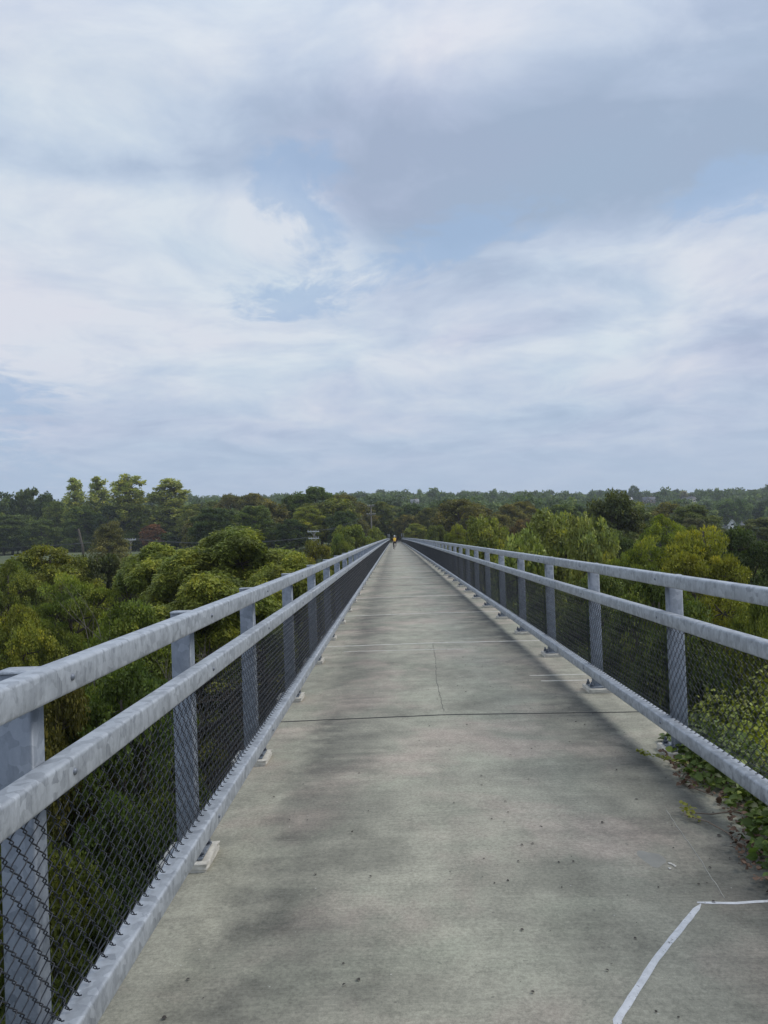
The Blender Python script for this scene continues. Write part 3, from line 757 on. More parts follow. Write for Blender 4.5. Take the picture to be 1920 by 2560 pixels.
RT = [
 ('mid2', 1016, 1288, 232, 62, OLV, 'olive tree arching over the right side of the path end'),
 ('mid1', 990, 1272, 262, 80, (.055, .07, .026), 'dull green tree directly above the end of the bridge'),
 ('far3', 972, 1318, 244, 26, DKG, 'dark tree on the left of the dark path opening'),
 ('mid3', 1040, 1310, 200, 56, (.11, .13, .032), 'yellow-green small tree right of the bridge end'),
 ('mid2', 1075, 1270, 235, 66, (.075, .085, .028), 'olive tree behind the small yellow-green one right of the bridge end'),
 ('con1', 1083, 1262, 300, 30, DKG, 'narrow dark conifer on the slope right of the bridge end'),
 ('mid1', 1120, 1250, 290, 76, DKG, 'dark tree on the slope with a pale green top beside it'),
 ('lay1', 1142, 1250, 262, 44, (.13, .155, .03), 'small pale yellow-green tree on the slope'),
 ('mid3', 1178, 1258, 270, 82, (.070, .082, .028), 'wide olive-brown tree on the slope right of the bridge end'),
 ('mid1', 1130, 1288, 190, 80, (.085, .10, .028), 'olive tree low on the slope behind the right railing'),
 ('mid2', 1195, 1284, 180, 90, (.078, .09, .026), 'rounded olive tree low on the slope, right of its olive neighbour'),
 ('mid3', 1255, 1290, 170, 90, OLV, 'brown-green tree behind the silvery large-leaved trees'),
 ('mid1', 1310, 1300, 165, 80, BRN, 'reddish brown-green tree left of the big silvery-leaved tree'),
 ('mid2', 1090, 1316, 150, 62, (.07, .09, .026), 'small green tree just above the right rail far along the bridge'),
 ('loc1', 1138, 1318, 92, 66, (.095, .115, .025), 'yellowish small tree over the right rail far along the bridge'),
 ('big1', 1215, 1300, 74, 130, (.105, .125, .036), 'large-leaved olive tree over the right rail, left of the silvery one'),
 ('big1', 1385, 1288, 56, 200, (.12, .145, .052), 'big silvery-leaved tree behind the right railing'),
 ('big1', 1300, 1346, 42, 170, (.11, .14, .048), 'low pale large-leaved tree in front of the big silvery one'),
 ('big1', 1478, 1302, 46, 150, (.12, .145, .055), 'silvery-leaved tree below the tall dark one right of the bridge'),
 ('mid3', 1525, 1240, 96, 165, (.045, .056, .022), 'tall dark brownish tree rising highest on the right of the bridge'),
 ('fine1', 1545, 1330, 72, 150, (.055, .075, .024), 'dark green tree under the tall dark brownish one'),
 ('fine2', 1662, 1293, 84, 120, (.095, .125, .016), 'round mid-green tree left of the yellow spreading tree'),
 ('fine1', 1725, 1322, 80, 80, (.09, .11, .018), 'small green tree between the round one and the yellow one'),
 ('loc1', 1755, 1338, 34, 300, (.108, .120, .022), 'yellow spreading tree with layered sprays behind the right railing'),
 ('loc1', 1600, 1362, 36, 190, (.092, .112, .023), 'yellow-green layered tree left of the yellow spreading tree'),
 ('fine1', 1870, 1330, 48, 220, (.040, .060, .024), 'dark green tree at the right picture edge above the rail'),
 ('mid2', 1800, 1327, 140, 110, (.068, .078, .030), 'brownish green tree just below the white house'),
 ('mid1', 1735, 1298, 155, 90, (.060, .066, .032), 'grey-brown tree left of the white house'),
 ('mid3', 1900, 1296, 170, 110, (.066, .080, .030), 'brown-green tree right of the white house'),
 ('mid1', 1640, 1268, 300, 70, (.05, .07, .03), 'dull green tree on the hillside above the round mid-green tree'),
 ('far1', 1680, 1252, 420, 56, (.06, .09, .035), 'rounded light green tree high on the right hillside'),
 ('con1', 1718, 1262, 400, 34, (.09, .10, .038), 'small olive cone-shaped tree on the right hillside'),
 ('far2', 1768, 1254, 430, 44, BLU, 'dark blue-green tree left of the big rounded ones on the hillside'),
 ('far1', 1812, 1250, 400, 62, (.048, .078, .030), 'big rounded tree on the right hillside, left one of two'),
 ('far2', 1852, 1248, 405, 60, (.048, .078, .030), 'big rounded tree on the right hillside, right one of two'),
 ('far3', 1908, 1252, 410, 56, BLU, 'dark rounded tree on the hillside at the right picture edge'),
 ('far1', 1780, 1278, 360, 44, (.085, .115, .055), 'pale green small tree on the hillside left of the white house'),
 ('fine2', 1640, 1440, 24, 300, (.055, .075, .022), 'dark tree below the yellow layered trees, behind the right rail'),
 ('fine1', 1500, 1450, 30, 240, (.060, .080, .024), 'dark green tree seen under the middle right rail'),
 ('fine2', 1880, 1500, 20, 260, (.065, .085, .022), 'dark shaded tree at the right edge between the rails'),
 ('fine1', 1700, 1600, 15, 380, (.038, .055, .018), 'very dark tree seen through the right mesh'),
 ('fine2', 1400, 1480, 34, 240, (.05, .07, .022), 'shaded tree low behind the right mesh'),
]
for a in LT + RT: ptree(*a)
# the ones nobody can tell apart: woods in the valley and on the far bank
HAND = [(at(a[1], a[2], a[3]).x, a[3]) for a in LT + RT]
def fill(n, xr, yr, top, kinds, cols, wid, label, group, cond, mind, cat='tree'):
    pts = list(HAND); c = 0; tries = 0
    while c < n and tries < n * 60:
        tries += 1; y = random.uniform(*yr); x = random.uniform(*xr) if not callable(xr) else xr(y)
        if not cond(x, y) or any((x - a) ** 2 + (y - b) ** 2 < mind ** 2 for a, b in pts): continue
        pts.append((x, y)); zt = top(x, y)
        tree(random.choice(kinds), x, y, zt, random.uniform(*wid), random.choice(cols), label, cat=cat, group=group); c += 1
ok = lambda x, y: True
fill(24, (-48, -8.5), (8, 92), lambda x, y: random.uniform(-8.5, -4.2), ['fine1', 'fine2', 'mid1', 'mid3'], [(.05, .07, .02), (.06, .085, .022), (.075, .085, .022)], (8, 12),
     'dark green tree crown low in the valley left of the bridge', 'low trees in the valley left of the bridge', ok, 5.5)
fill(20, (9, 52), (8, 92), lambda x, y: random.uniform(-7, -3.2), ['fine1', 'fine2', 'mid2', 'mid3'], [(.05, .07, .02), (.06, .08, .022), (.09, .105, .024)], (8, 12),
     'dark green tree crown low in the valley right of the bridge', 'low trees in the valley right of the bridge', ok, 5.5)
fill(24, lambda y: random.uniform(-.55 * y, -7), (92, 150), lambda x, y: random.uniform(-5.5, -2.2), ['mid1', 'mid2', 'mid3', 'lay1'], [MID, GRN, (.075, .085, .024)], (8, 12),
     'green tree down in the valley before the field', 'trees in the valley before the field', lambda x, y: not (-.45 < x / y < -.25 and y > 130), 7)
fill(24, lambda y: random.uniform(7, .58 * y), (92, 165), lambda x, y: random.uniform(-4.5, -1.2), ['mid1', 'mid2', 'mid3', 'lay1'], [MID, GRN, OLV], (8, 13),
     'olive green tree in the woods beyond the right railing', 'trees in the woods beyond the right railing', ok, 7)
fill(28, lambda y: random.uniform(-.27 * y, -6), (182, 300), lambda x, y: random.uniform(6.0, 9.5), ['mid1', 'mid2', 'mid3', 'far1', 'far3'], [MID, DKG, OLV, (.075, .09, .026)], (9, 14),
     'tree of the dense wood left of the bridge end', 'trees of the wood left of the bridge end', lambda x, y: not (y < 240 and x > -7), 8)
fill(36, lambda y: random.uniform(7, .62 * y), (165, 330), lambda x, y: random.uniform(3.5, 7.5) - 6.5 * smooth(60, 160, x), ['mid1', 'mid2', 'mid3', 'far1', 'far2'], [MID, DKG, OLV, (.07, .09, .028)], (9, 14),
     'tree of the dense wood on the slope right of the bridge end', 'trees of the wood right of the bridge end', lambda x, y: not (.395 < x / y < .48) and not (x / y > .40 and y > 280), 8)
fill(26, lambda y: random.uniform(-.62 * y, -.25 * y), (300, 345), lambda x, y: random.uniform(8.5, 12.5), ['far1', 'far2', 'far3'], [MID, DKG, (.06, .08, .026)], (10, 14),
     'tree of the thick row behind the field', 'trees of the row behind the field', ok, 6.5)
fill(30, lambda y: random.uniform(-.64 * y, -.24 * y), (286, 299), lambda x, y: float(ground_z(x, y)) + random.uniform(4.5, 7.5), ['far1', 'far3', 'mid3'], [MID, DKG, (.075, .085, .035)], (8, 12),
     'low bush along the far edge of the field', 'bushes along the far edge of the field', ok, 3.2, 'bush')
fill(9, (-7, 9), (244, 300), lambda x, y: random.uniform(6, 9), ['mid1', 'mid2', 'far1'], [DKG, (.04, .055, .022)], (9, 12),
     'dark tree closing the path behind the bridge end', 'trees closing the path', lambda x, y: abs(x - .5) > 3 or y > 262, 5)

# ------------------------------------------------------------------ dead tree with bare grey branches
def dead_tree(x, y, ztop, label, name='dead_tree'):
    zg = float(ground_z(x, y)); H = ztop - zg; g = random.Random(5); m = MB()
    def grow(p, d, L, r, lev):
        n = 5; pts = [p]; dd = d.copy()
        for i in range(n):
            dd = (dd + Vector((g.uniform(-.16, .16), g.uniform(-.16, .16), .05))).normalized(); pts.append(pts[-1] + dd * L / n)
        m.tube([q[:] for q in pts], np.linspace(r, r * .4, n + 1), 6 if lev == 0 else 4, False)
        if lev < 4:
            for k in range(5 if lev == 0 else 3):
                q = pts[g.randint(2, n)]; e = (dd + Vector((g.uniform(-.75, .75), g.uniform(-.75, .75), g.uniform(-.1, .5)))).normalized()
                grow(q, e, L * g.uniform(.42, .62), r * .45, lev + 1)
    root = empty(name, (x, y, zg)); tag(root, label, 'dead tree')
    grow(Vector((0, 0, 0)), Vector((.04, 0, 1)), H * .62, .13, 0)
    m.build('branches', M_DEADBARK, root)
p = at(118, 1545, 26); dead_tree(p.x, p.y, p.z - 1.4, 'bare grey dead tree with forked twigs in front of the dark foliage at left')
p = at(150, 1590, 23); dead_tree(p.x, p.y, p.z - 1.2, 'small leafless grey tree right beside the taller bare one')

# leaning bare trunk at the field edge
p = at(196, 1322, 230); q = at(212, 1402, 230); m = MB(); m.tube([tuple(q - Vector((0, 0, 2))), tuple((p + q) / 2 + Vector((.15, 0, 0))), tuple(p)], [.45, .38, .3], 8)
m.tube([tuple((p + q) / 2), tuple((p + q) / 2 + Vector((-1.2, 0, 2.2)))], [.2, .1], 6)
tag(m.build('tree_trunk', M_BARK), 'dark leaning tree trunk crossing the field at the left', 'tree trunk')

# ------------------------------------------------------------------ undergrowth, far woodland
def scatter_leaves(name, C, L, Wd, colr, label, kind='stuff', cat='undergrowth', seed=1, mat=None, attr=None, upb=.8):
    g = np.random.default_rng(seed); n = len(C)
    T = unit(g.normal(size=C.shape) * np.array([1, 1, .6])); Nn = unit(g.normal(size=C.shape) * .5 + np.array([0, 0, upb]))
    sz = g.uniform(.6, 1.4, n); V, F = leaf_quads(C, T, Nn, L * sz, Wd * sz)
    o = link(name, np_mesh(name, V, F, False, np.clip(g.normal(size=n) * .18 + .45, 0, 1) if attr is None else attr), mat or M_LEAF); o.color = (*colr, 1)
    return tag(o, label, cat, None, kind)
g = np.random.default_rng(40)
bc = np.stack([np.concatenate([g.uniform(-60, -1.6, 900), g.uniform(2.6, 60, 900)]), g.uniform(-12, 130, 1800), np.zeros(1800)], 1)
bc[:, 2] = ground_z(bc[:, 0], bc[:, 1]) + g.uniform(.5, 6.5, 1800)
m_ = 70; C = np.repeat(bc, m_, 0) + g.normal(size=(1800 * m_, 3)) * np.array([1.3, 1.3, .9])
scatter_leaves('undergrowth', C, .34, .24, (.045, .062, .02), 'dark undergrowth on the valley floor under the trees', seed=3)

HOUSES = [  # px, base y, depth, width m, height m, rot, wall, roof, label, windows
 (1822, 1334, 400, 12.0, 7.6, R(8), (.74, .74, .72), (.16, .17, .19), 'white house with grey roof and big gable window among trees at right'),
 (1566, 1256, 800, 11, 5.0, R(5), (.50, .48, .44), (.42, .42, .42), 'low pale-roofed house on the ridge beneath the tallest ridge tree'),
 (1622, 1258, 800, 12, 6.2, R(-10), (.20, .15, .13), (.14, .14, .16), 'dark brick house with a chimney on the ridge, right of the pale-roofed one'),
 (1722, 1256, 810, 13, 6.0, R(12), (.58, .56, .54), (.17, .16, .17), 'pale house with a steep dark roof at the right end of the ridge houses'),
 (1037, 1262, 600, 6, 4.2, R(0), (.70, .69, .66), (.30, .30, .30), 'small white house front in the wood above the bridge end'),
]
RECT = [(1796, 1850, 1296, 1336, 400), (1552, 1580, 1238, 1256, 800), (1606, 1638, 1234, 1258, 800), (1706, 1740, 1236, 1256, 810), (1028, 1046, 1250, 1263, 600)]
def proj(X, Y, Z):
    d = Vector((X, Y, Z - CAMH)); c = RM @ d
    return 960 + FPX * c.x / c.y, 1280 - FPX * c.z / c.y
pts = []; g = np.random.default_rng(50)
N0 = 5200
YY = 335 + (1010 - 335) * g.random(N0) ** .8; XX = g.uniform(-.62, .62, N0) * YY
grid = {}
for x, y in zip(XX, YY):
    k = (int(x // 9), int(y // 9))
    if any((kk in grid) and (grid[kk][0] - x) ** 2 + (grid[kk][1] - y) ** 2 < 64 for kk in [(k[0] + i, k[1] + j) for i in (-1, 0, 1) for j in (-1, 0, 1)]): continue
    grid[k] = (x, y)
protoC = []
for s_ in range(6):
    g2 = np.random.default_rng(60 + s_); nl = 9; lob = unit(g2.normal(size=(nl, 3)) + [0, 0, .3]) * np.array([3.6, 3.6, 2.9]) * g2.uniform(.5, 1, (nl, 1)); nlv = 420
    li = g2.integers(0, nl, nlv); d = unit(g2.normal(size=(nlv, 3)) + [0, 0, .25]); c = lob[li] + d * g2.uniform(1.5, 2.3, (nlv, 1)) * [1, 1, .8]; c[:, 2] += 8.5
    T = unit(g2.normal(size=(nlv, 3)) + [0, 0, -.3]); Nn = unit(d * .7 + g2.normal(size=(nlv, 3)) * .4 + [0, 0, .5]); sz = g2.uniform(.7, 1.3, nlv)
    V, F = leaf_quads(c, T, Nn, 1.35 * sz, 1.0 * sz); protoC.append((V, F, np.clip(.45 + (g2.normal(size=nl) * .12)[li] + g2.normal(size=nlv) * .12, 0, 1)))
VV, FF, TT = [], [], []; base = 0
for (x, y) in grid.values():
    zg = float(ground_z(x, y)); sc = random.uniform(.85, 1.35); sz_ = sc * random.uniform(.85, 1.2)
    u, v = proj(x, y, zg + 10 * sz_)
    if u < -150 or u > 2070: continue
    hw = 4.6 * sc * FPX / y
    if any(u + hw > a and u - hw < b and v < d and y < D + 4 and y > D - 260 and v - 0 < d and (proj(x, y, zg + 13.5 * sz_)[1] < d) for a, b, c_, d, D in RECT): continue
    V, F, t = protoC[random.randrange(6)]; a = random.uniform(0, 6.28); ca, sa = math.cos(a), math.sin(a)
    Vr = np.stack([(V[:, 0] * ca - V[:, 1] * sa) * sc + x, (V[:, 0] * sa + V[:, 1] * ca) * sc + y, V[:, 2] * sz_ + zg], 1)
    VV.append(Vr); FF.append(F + base); TT.append(np.clip(t + random.gauss(0, .2), 0, 1)); base += len(V)
o = link('distant_woodland', np_mesh('distant_woodland', np.vstack(VV), np.vstack(FF), False, np.concatenate(TT)), M_LEAF); o.color = (.050, .075, .034, 1)
tag(o, 'hazy blue-green wooded hills along the horizon', 'woodland', None, 'stuff')
# a few trees that stand out of the ridge line
for px, yt, D, w, l in ((1583, 1214, 820, 34, 'tallest dark tree on the ridge skyline above the pale-roofed house'), (1555, 1224, 815, 34, 'rounded ridge tree just left of the tallest dark one'),
                        (1646, 1229, 820, 30, 'round dark tree on the ridge right of the brick house'), (1678, 1228, 815, 32, 'round tree on the ridge left of the forked pale one'),
                        (1690, 1224, 825, 22, 'dark upright tree on the ridge beside the pale house'), (1499, 1226, 780, 26, 'pale bushy tree on the skyline left of the ridge houses'),
                        (1358, 1232, 800, 28, 'feathery tree on the skyline at the middle of the right ridge')):
    p = at(px, yt, D); tree('far2' if w > 25 else 'far3', p.x, p.y, p.z, w * D / FPX, BLU, l)
p = at(1710, 1228, 812); P_ = p
tree('pop1', p.x, p.y, p.z, 24 * 812 / FPX, (.16, .15, .11), 'forked pale grey tree on the ridge by the pale house')

# ------------------------------------------------------------------ houses
M_WIN = plain('dark_window_glass', (.03, .035, .045), .12)
def house(px, yb, D, w, h, rot, wall, roof, label):
    b = at(px, yb, D); r = empty('house', (b.x, b.y, b.z), rot); tag(r, label, 'house')
    mw = plain('wall_paint', wall, .8, 0, .08, 3); mr = plain('roof_shingles', roof, .85, 0, .15, 6); mt = plain('white_trim', (.78, .78, .76), .6, 0, .05)
    dpt = w * .62; wh = h * .58; m = MB(); m.box((0, 0, wh / 2 - 1.5), (w, dpt, wh + 3.0)); 
    hw, hd = w / 2, dpt / 2
    for sx in (-1, 1): m.add([(sx * hw, -hd, wh), (sx * hw, hd, wh), (sx * hw, 0, h - .12)], None, [(0, 1, 2)] if sx > 0 else [(0, 2, 1)])
    m.build('wall', mw, r)
    m = MB(); ov = .5
    for sy in (-1, 1):
        y0 = sy * (hd + ov); z0 = wh - ov * (h - wh) / hd
        V = [(-hw - ov, y0, z0), (hw + ov, y0, z0), (hw + ov, 0, h), (-hw - ov, 0, h), (-hw - ov, y0, z0 + .22), (hw + ov, y0, z0 + .22), (hw + ov, 0, h + .22), (-hw - ov, 0, h + .22)]
        m.add(V, [(0, 3, 2, 1), (4, 5, 6, 7), (0, 1, 5, 4), (1, 2, 6, 5), (3, 0, 4, 7)])
    rf = m.build('roof', mr, r)
    c = MB(); c.box((w * .22, .6, h + .3), (.9, .7, 1.8)); c.build('chimney', plain('chimney_brick', (.22, .13, .10), .9), rf)
    # front gable with a tall window group
    gw = w * .34; m = MB(); gx = -w * .08
    m.box((gx, -hd - .7, wh / 2 - 1.0), (gw, 1.4, wh + 2.0)); m.add([(gx - gw / 2, -hd - 1.4, wh), (gx + gw / 2, -hd - 1.4, wh), (gx, -hd - 1.4, h * .92)], None, [(0, 1, 2)])
    m.build('gable_wall', mw, r)
    m = MB()
    for s_ in (-1, 1):
        x1 = gx + s_ * (gw / 2 + .4); m.add([(x1, -hd - 1.75, wh - .35), (gx, -hd - 1.75, h * .94), (gx, 0, h * .94), (x1, 0, wh - .35), (x1, -hd - 1.75, wh - .1), (gx, -hd - 1.75, h * .94 + .25), (gx, 0, h * .94 + .25), (x1, 0, wh - .1)],
              [(0, 1, 2, 3), (7, 6, 5, 4), (0, 4, 5, 1)])
    m.build('gable_roof', mt if wall[0] > .7 else mr, r)
    for wx, wy, ww, wz, hh in ((gx - gw * .22, -hd - 1.42, gw * .3, wh * .5, wh * .62), (gx + gw * .22, -hd - 1.42, gw * .3, wh * .5, wh * .62), (gx, -hd - 1.42, gw * .34, wh + .35, .9), (-w * .38, -hd - .02, w * .12, wh * .55, wh * .4), (w * .28, -hd - .02, w * .12, wh * .55, wh * .4), (w * .42, -hd - .02, w * .08, wh * .55, wh * .4)):
        f = MB(); f.box((wx, wy - .02, wz), (ww + .24, .06, hh + .24)); fo = f.build('window', mt, r)
        f = MB(); f.box((wx, wy - .07, wz), (ww, .05, hh)); f.build('pane', M_WIN, fo)
for a in HOUSES: house(*a)

# ------------------------------------------------------------------ utility poles and wires
M_POLE = plain('grey_weathered_pole', (.17, .155, .13), .85, 0, .2, 3)
M_INS = plain('porcelain', (.62, .62, .60), .3)
M_ARM = plain('grey_crossarm', (.72, .72, .70), .7, 0, .15, 4)
ENDS = []
def pole(px, ytop, D, arms, label, guy=None, brace=True):
    t = at(px, ytop, D); zg = float(ground_z(t.x, t.y)) - .5
    r = empty('utility_pole', (t.x, t.y, zg)); tag(r, label, 'utility pole', 'utility poles beyond the bridge')
    H = t.z - zg; m = MB(); m.tube([(0, 0, 0), (0, 0, H * .5), (0, 0, H)], [.17, .15, .12], 10); m.build('pole', M_POLE, r)
    for ya, w, dx in arms:
        za = at(px, ya, D).z - zg; m = MB(); m.box((dx, -.17, za), (w, .14, .2), .01)
        ao = m.build('crossarm', M_ARM if brace else M_POLE, r)
        if brace:
            m = MB(); m.tube([(dx - w * .26, -.18, za), (0, -.14, za - .85)], .03, 5); m.tube([(dx + w * .26, -.18, za), (0, -.14, za - .85)], .03, 5); m.build('brace', M_ARM, r)
        for fx in (-.45, -.22, .22, .45):
            m = MB(); m.tube([(dx + fx * w, -.16, za + .07), (dx + fx * w, -.16, za + .16), (dx + fx * w, -.16, za + .2), (dx + fx * w, -.16, za + .34)], [.03, .03, .075, .055], 8); m.build('insulator', M_INS, ao)
        ENDS.append([(t.x + dx + fx * w, t.y - .16, zg + za + .34) for fx in (-.45, -.22, .22, .45)])
    if guy:
        m = MB(); e = at(guy[0], guy[1], D - 6); m.tube([(0, 0, H * .95), (e.x - t.x, e.y - t.y, e.z - zg)], .035, 5); m.build('guy_wire', M_POLE, r)
    return r
pole(326, 1345, 164, [(1350, 2.5, 0)], 'utility pole with one pale crossarm over the foreground tree at left')
pole(784, 1326, 164, [(1329, 2.5, -.05), (1346, 2.3, 0)], 'utility pole with two pale crossarms and a guy wire left of the bridge', guy=(802, 1372))
pole(927, 1262, 150, [(1287, 1.7, 0), (1266, 1.3, 0)], 'tall plain utility pole close to the far end of the left railing', brace=False)
pole(1037, 1272, 255, [(1276, 1.8, 0)], 'distant utility pole with a short crossarm above the bridge end')
def wire(a, b, sag):
    m_ = MB(); n = 16; P = [Vector(a).lerp(Vector(b), i / n) - Vector((0, 0, 4 * sag * (i / n) * (1 - i / n))) for i in range(n + 1)]
    m_.tube([p[:] for p in P], .016, 4, False); return m_
mw = MB()
def wires(A, B, sag, label):
    root = None; m = MB()
    for a, b in zip(A, B):
        w = wire(a, b, sag); m.add(np.vstack(w.V), np.vstack(w.Q))
    o = m.build('power_lines', plain('line_wire', (.16, .16, .16), .5)); tag(o, label, 'power line')
wires(ENDS[0], ENDS[2], 1.2, 'thin power lines strung between the single-armed and the double-armed pole')
wires(ENDS[1], ENDS[3], 1.0, 'thin power lines from the double-armed pole to the tall pole by the bridge')
wires([tuple(Vector(e) + Vector((-70, 10, 1))) for e in ENDS[0]], ENDS[0], 1.6, 'thin power lines running left from the single-armed pole')
# white street lamp on the right
p = at(1691, 1312, 250); zg = float(ground_z(p.x, p.y)); r = empty('street_lamp', (p.x, p.y, zg)); tag(r, 'small white T-shaped lamp post above the yellow-green trees at right', 'street lamp')
m = MB(); m.tube([(0, 0, 0), (0, 0, p.z - zg)], [.09, .06], 8); m.build('post', M_INS, r)
m = MB(); m.box((0, 0, p.z - zg + .05), (1.7, .35, .3), .04); m.build('lamp_head', M_INS, r)

# ------------------------------------------------------------------ the cyclist
def cyclist(x, y):
    z0 = bz(y) + .012
    blk = plain('black_tyre_rubber', (.02, .02, .022), .7); fr = plain('dark_red_frame', (.16, .02, .03), .35)
    b = empty('bicycle', (x + bx(y), y, z0)); tag(b, 'dark bicycle ridden away along the middle of the deck', 'bicycle')
    def ring(cy, rad, tr, n=28, k=8):
        m = MB(); a = np.linspace(0, 2 * np.pi, n + 1); m.tube(np.stack([np.zeros(n + 1), cy + rad * np.cos(a), .345 + rad * np.sin(a)], 1), tr, k, False); return m
    for cy in (-.0, 1.04):
        w = empty('wheel', (0, 0, 0)); w.parent = b
        t = ring(cy, .325, .021).build('tyre', blk, w, True); rm = ring(cy, .305, .011).build('rim', M_POST, w, True)
        sp = MB()
        for q in range(20):
            a = q * 2 * math.pi / 20; sp.tube([(0.02 * (-1) ** q, cy, .345), (0, cy + .3 * math.cos(a), .345 + .3 * math.sin(a))], .0012, 3, False)
        sp.tube([(-.05, cy, .345), (.05, cy, .345)], .022, 8); sp.build('spokes', M_POST, w)
    f = MB(); bb = (0, .42, .29); st = (0, .26, .80); hd = (0, .80, .84); hl = (0, .83, .72); ra = (0, 0, .345)
    for a, c in ((bb, st), (st, hd), (bb, hl), (hd, hl)): f.tube([a, c], .017, 8)
    for s_ in (-1, 1): f.tube([bb, (s_ * .055, 0, .345)], .010, 6); f.tube([(0, .28, .76), (s_ * .055, 0, .345)], .009, 6); f.tube([hl, (s_ * .055, 1.04, .345)], .013, 6)
    f.tube([st, (0, .22, .93)], .014, 8); f.build('frame', fr, b)
    h = MB(); h.tube([hd, (0, .79, 1.0)], .016, 8); h.tube([(-.31, .74, 1.04), (-.12, .80, 1.01), (.12, .80, 1.01), (.31, .74, 1.04)], .012, 8); h.build('handlebar', blk, b)
    s = MB(); s.box((0, .17, .95), (.15, .14, .045), .015); s.box((0, .30, .948), (.06, .17, .04), .015); s.build('saddle', blk, b)
    c = MB(); c.tube([(-.07, .42, .29), (.07, .42, .29)], .018, 8); c.tube([(-.09, .42, .29), (-.09, .42, .13)], .011, 6); c.tube([(.09, .42, .29), (.09, .42, .45)], .011, 6)
    c.box((-.14, .42, .125), (.09, .08, .022)); c.box((.14, .42, .455), (.09, .08, .022)); c.build('crankset', M_BOLT, b)
    lt = MB(); lt.box((0, .17, .84), (.035, .03, .05), .008); lt.build('rear_reflector', plain('red_reflector', (.55, .02, .03), .3), b)
    # person
    root = empty('person', (x + bx(y), y, z0)); tag(root, 'person in a yellow-orange vest and white helmet cycling away down the bridge', 'person')
    def skin(name, nodes, edges, mat, parent, sub=2, rootv=0):
        me = bpy.data.meshes.new(name); me.from_pydata([n[0] for n in nodes], edges, []); o = link(name, me, None, parent)
        md = o.modifiers.new('Skin', 'SKIN'); md.use_smooth_shade = True
        sv = me.skin_vertices[0] if me.skin_vertices else None
        if sv is None:
            bpy.context.view_layer.objects.active = o; me.skin_vertices.new() if hasattr(me.skin_vertices, 'new') else None; sv = me.skin_vertices[0]
        for i, n in enumerate(nodes): r_ = n[1]; sv.data[i].radius = (r_, r_) if isinstance(r_, float) else r_; sv.data[i].use_root = (i == rootv)
        ss = o.modifiers.new('Sub', 'SUBSURF'); ss.levels = sub; ss.render_levels = sub
        me.materials.append(mat); return o
    SK = plain('skin', (.42, .24, .16), .55, 0, .05); VEST = plain('yellow_vest', (1.0, .60, .06), .75, 0, .08); SH = plain('black_shorts', (.012, .013, .018), .8); SLV = plain('dark_red_sleeve', (.12, .02, .02), .8); HEL = plain('white_helmet', (.80, .80, .78), .35, 0, .04); SHOE = plain('black_shoe', (.02, .02, .02), .6)
    N = [((0, .18, 1.02), (.15, .11)), ((0, .24, 1.18), (.145, .10)), ((0, .33, 1.36), (.165, .11)), ((0, .38, 1.46), (.07, .06)), ((0, .41, 1.54), (.065, .07)), ((0, .43, 1.62), (.075, .092)),
         ((-.19, .35, 1.40), .055), ((-.27, .46, 1.20), .042), ((-.29, .70, 1.08), .032), ((.19, .35, 1.40), .055), ((.27, .46, 1.20), .042), ((.29, .70, 1.08), .032),
         ((-.11, .20, .96), .085), ((-.14, .50, .62), .062), ((-.15, .36, .22), .042), ((-.15, .46, .155), .036),
         ((.11, .20, .96), .085), ((.15, .58, .86), .062), ((.15, .38, .56), .042), ((.15, .47, .495), .036)]
    E = [(0, 1), (1, 2), (2, 3), (3, 4), (4, 5), (2, 6), (6, 7), (7, 8), (2, 9), (9, 10), (10, 11), (0, 12), (12, 13), (13, 14), (14, 15), (0, 16), (16, 17), (17, 18), (18, 19)]
    body = skin('body', N, E, SK, root)
    skin('vest', [((0, .17, .99), (.168, .135)), ((0, .235, 1.17), (.172, .128)), ((0, .325, 1.36), (.205, .13)), ((0, .36, 1.44), (.09, .08)), ((-.17, .34, 1.395), .075), ((.17, .34, 1.395), .075)], [(0, 1), (1, 2), (2, 3), (2, 4), (2, 5)], VEST, root)
    for s_ in (-1, 1):
        skin('sleeve', [((s_ * .19, .35, 1.40), .068), ((s_ * .265, .45, 1.215), .054), ((s_ * .285, .62, 1.115), .042)], [(0, 1), (1, 2)], SLV, root)
    skin('tights', [((0, .17, .99), (.17, .135)), ((-.115, .25, .90), .105), ((-.135, .44, .69), .076), ((.115, .25, .93), .105), ((.145, .52, .88), .078), ((-.145, .49, .60), .07), ((-.15, .37, .25), .05), ((.152, .56, .83), .07), ((.15, .40, .58), .05)], [(0, 1), (1, 2), (0, 3), (3, 4), (2, 5), (5, 6), (4, 7), (7, 8)], SH, root)
    for p_ in ((-.15, .44, .15), (.15, .45, .49)):
        sh = MB(); sh.box((p_[0], p_[1], p_[2] - .0), (.09, .27, .075), .025); sh.build('shoe', SHOE, root)
    # hands: palm and five curled fingers round the grip
    for s_ in (-1, 1):
        hm = MB(); hm.box((s_ * .29, .715, 1.068), (.085, .07, .032), .012)
        for k in range(4):
            fx = s_ * .29 + (k - 1.5) * .021; fl = (.030, .036, .034, .026)[k]
            hm.tube([(fx, .745, 1.072), (fx, .765 + fl * .3, 1.058), (fx, .765 + fl * .2, 1.032), (fx, .748, 1.020)], [.0095, .009, .008, .007], 6)
        hm.tube([(s_ * .29 - s_ * .038, .70, 1.062), (s_ * .29 - s_ * .056, .725, 1.045), (s_ * .29 - s_ * .05, .745, 1.028)], [.011, .010, .008], 6)
        hm.build('hand', SK, root)
    # helmet and face
    bm = bmesh.new(); bmesh.ops.create_uvsphere(bm, u_segments=20, v_segments=12, radius=1)
    for v in bm.verts:
        v.co = Vector((v.co.x * .105, v.co.y * .135 + (.01 if v.co.z > 0 else 0), max(v.co.z, -.25) * .10)) + Vector((0, .425, 1.665))
    hm = MB(); hm.bm(bm)
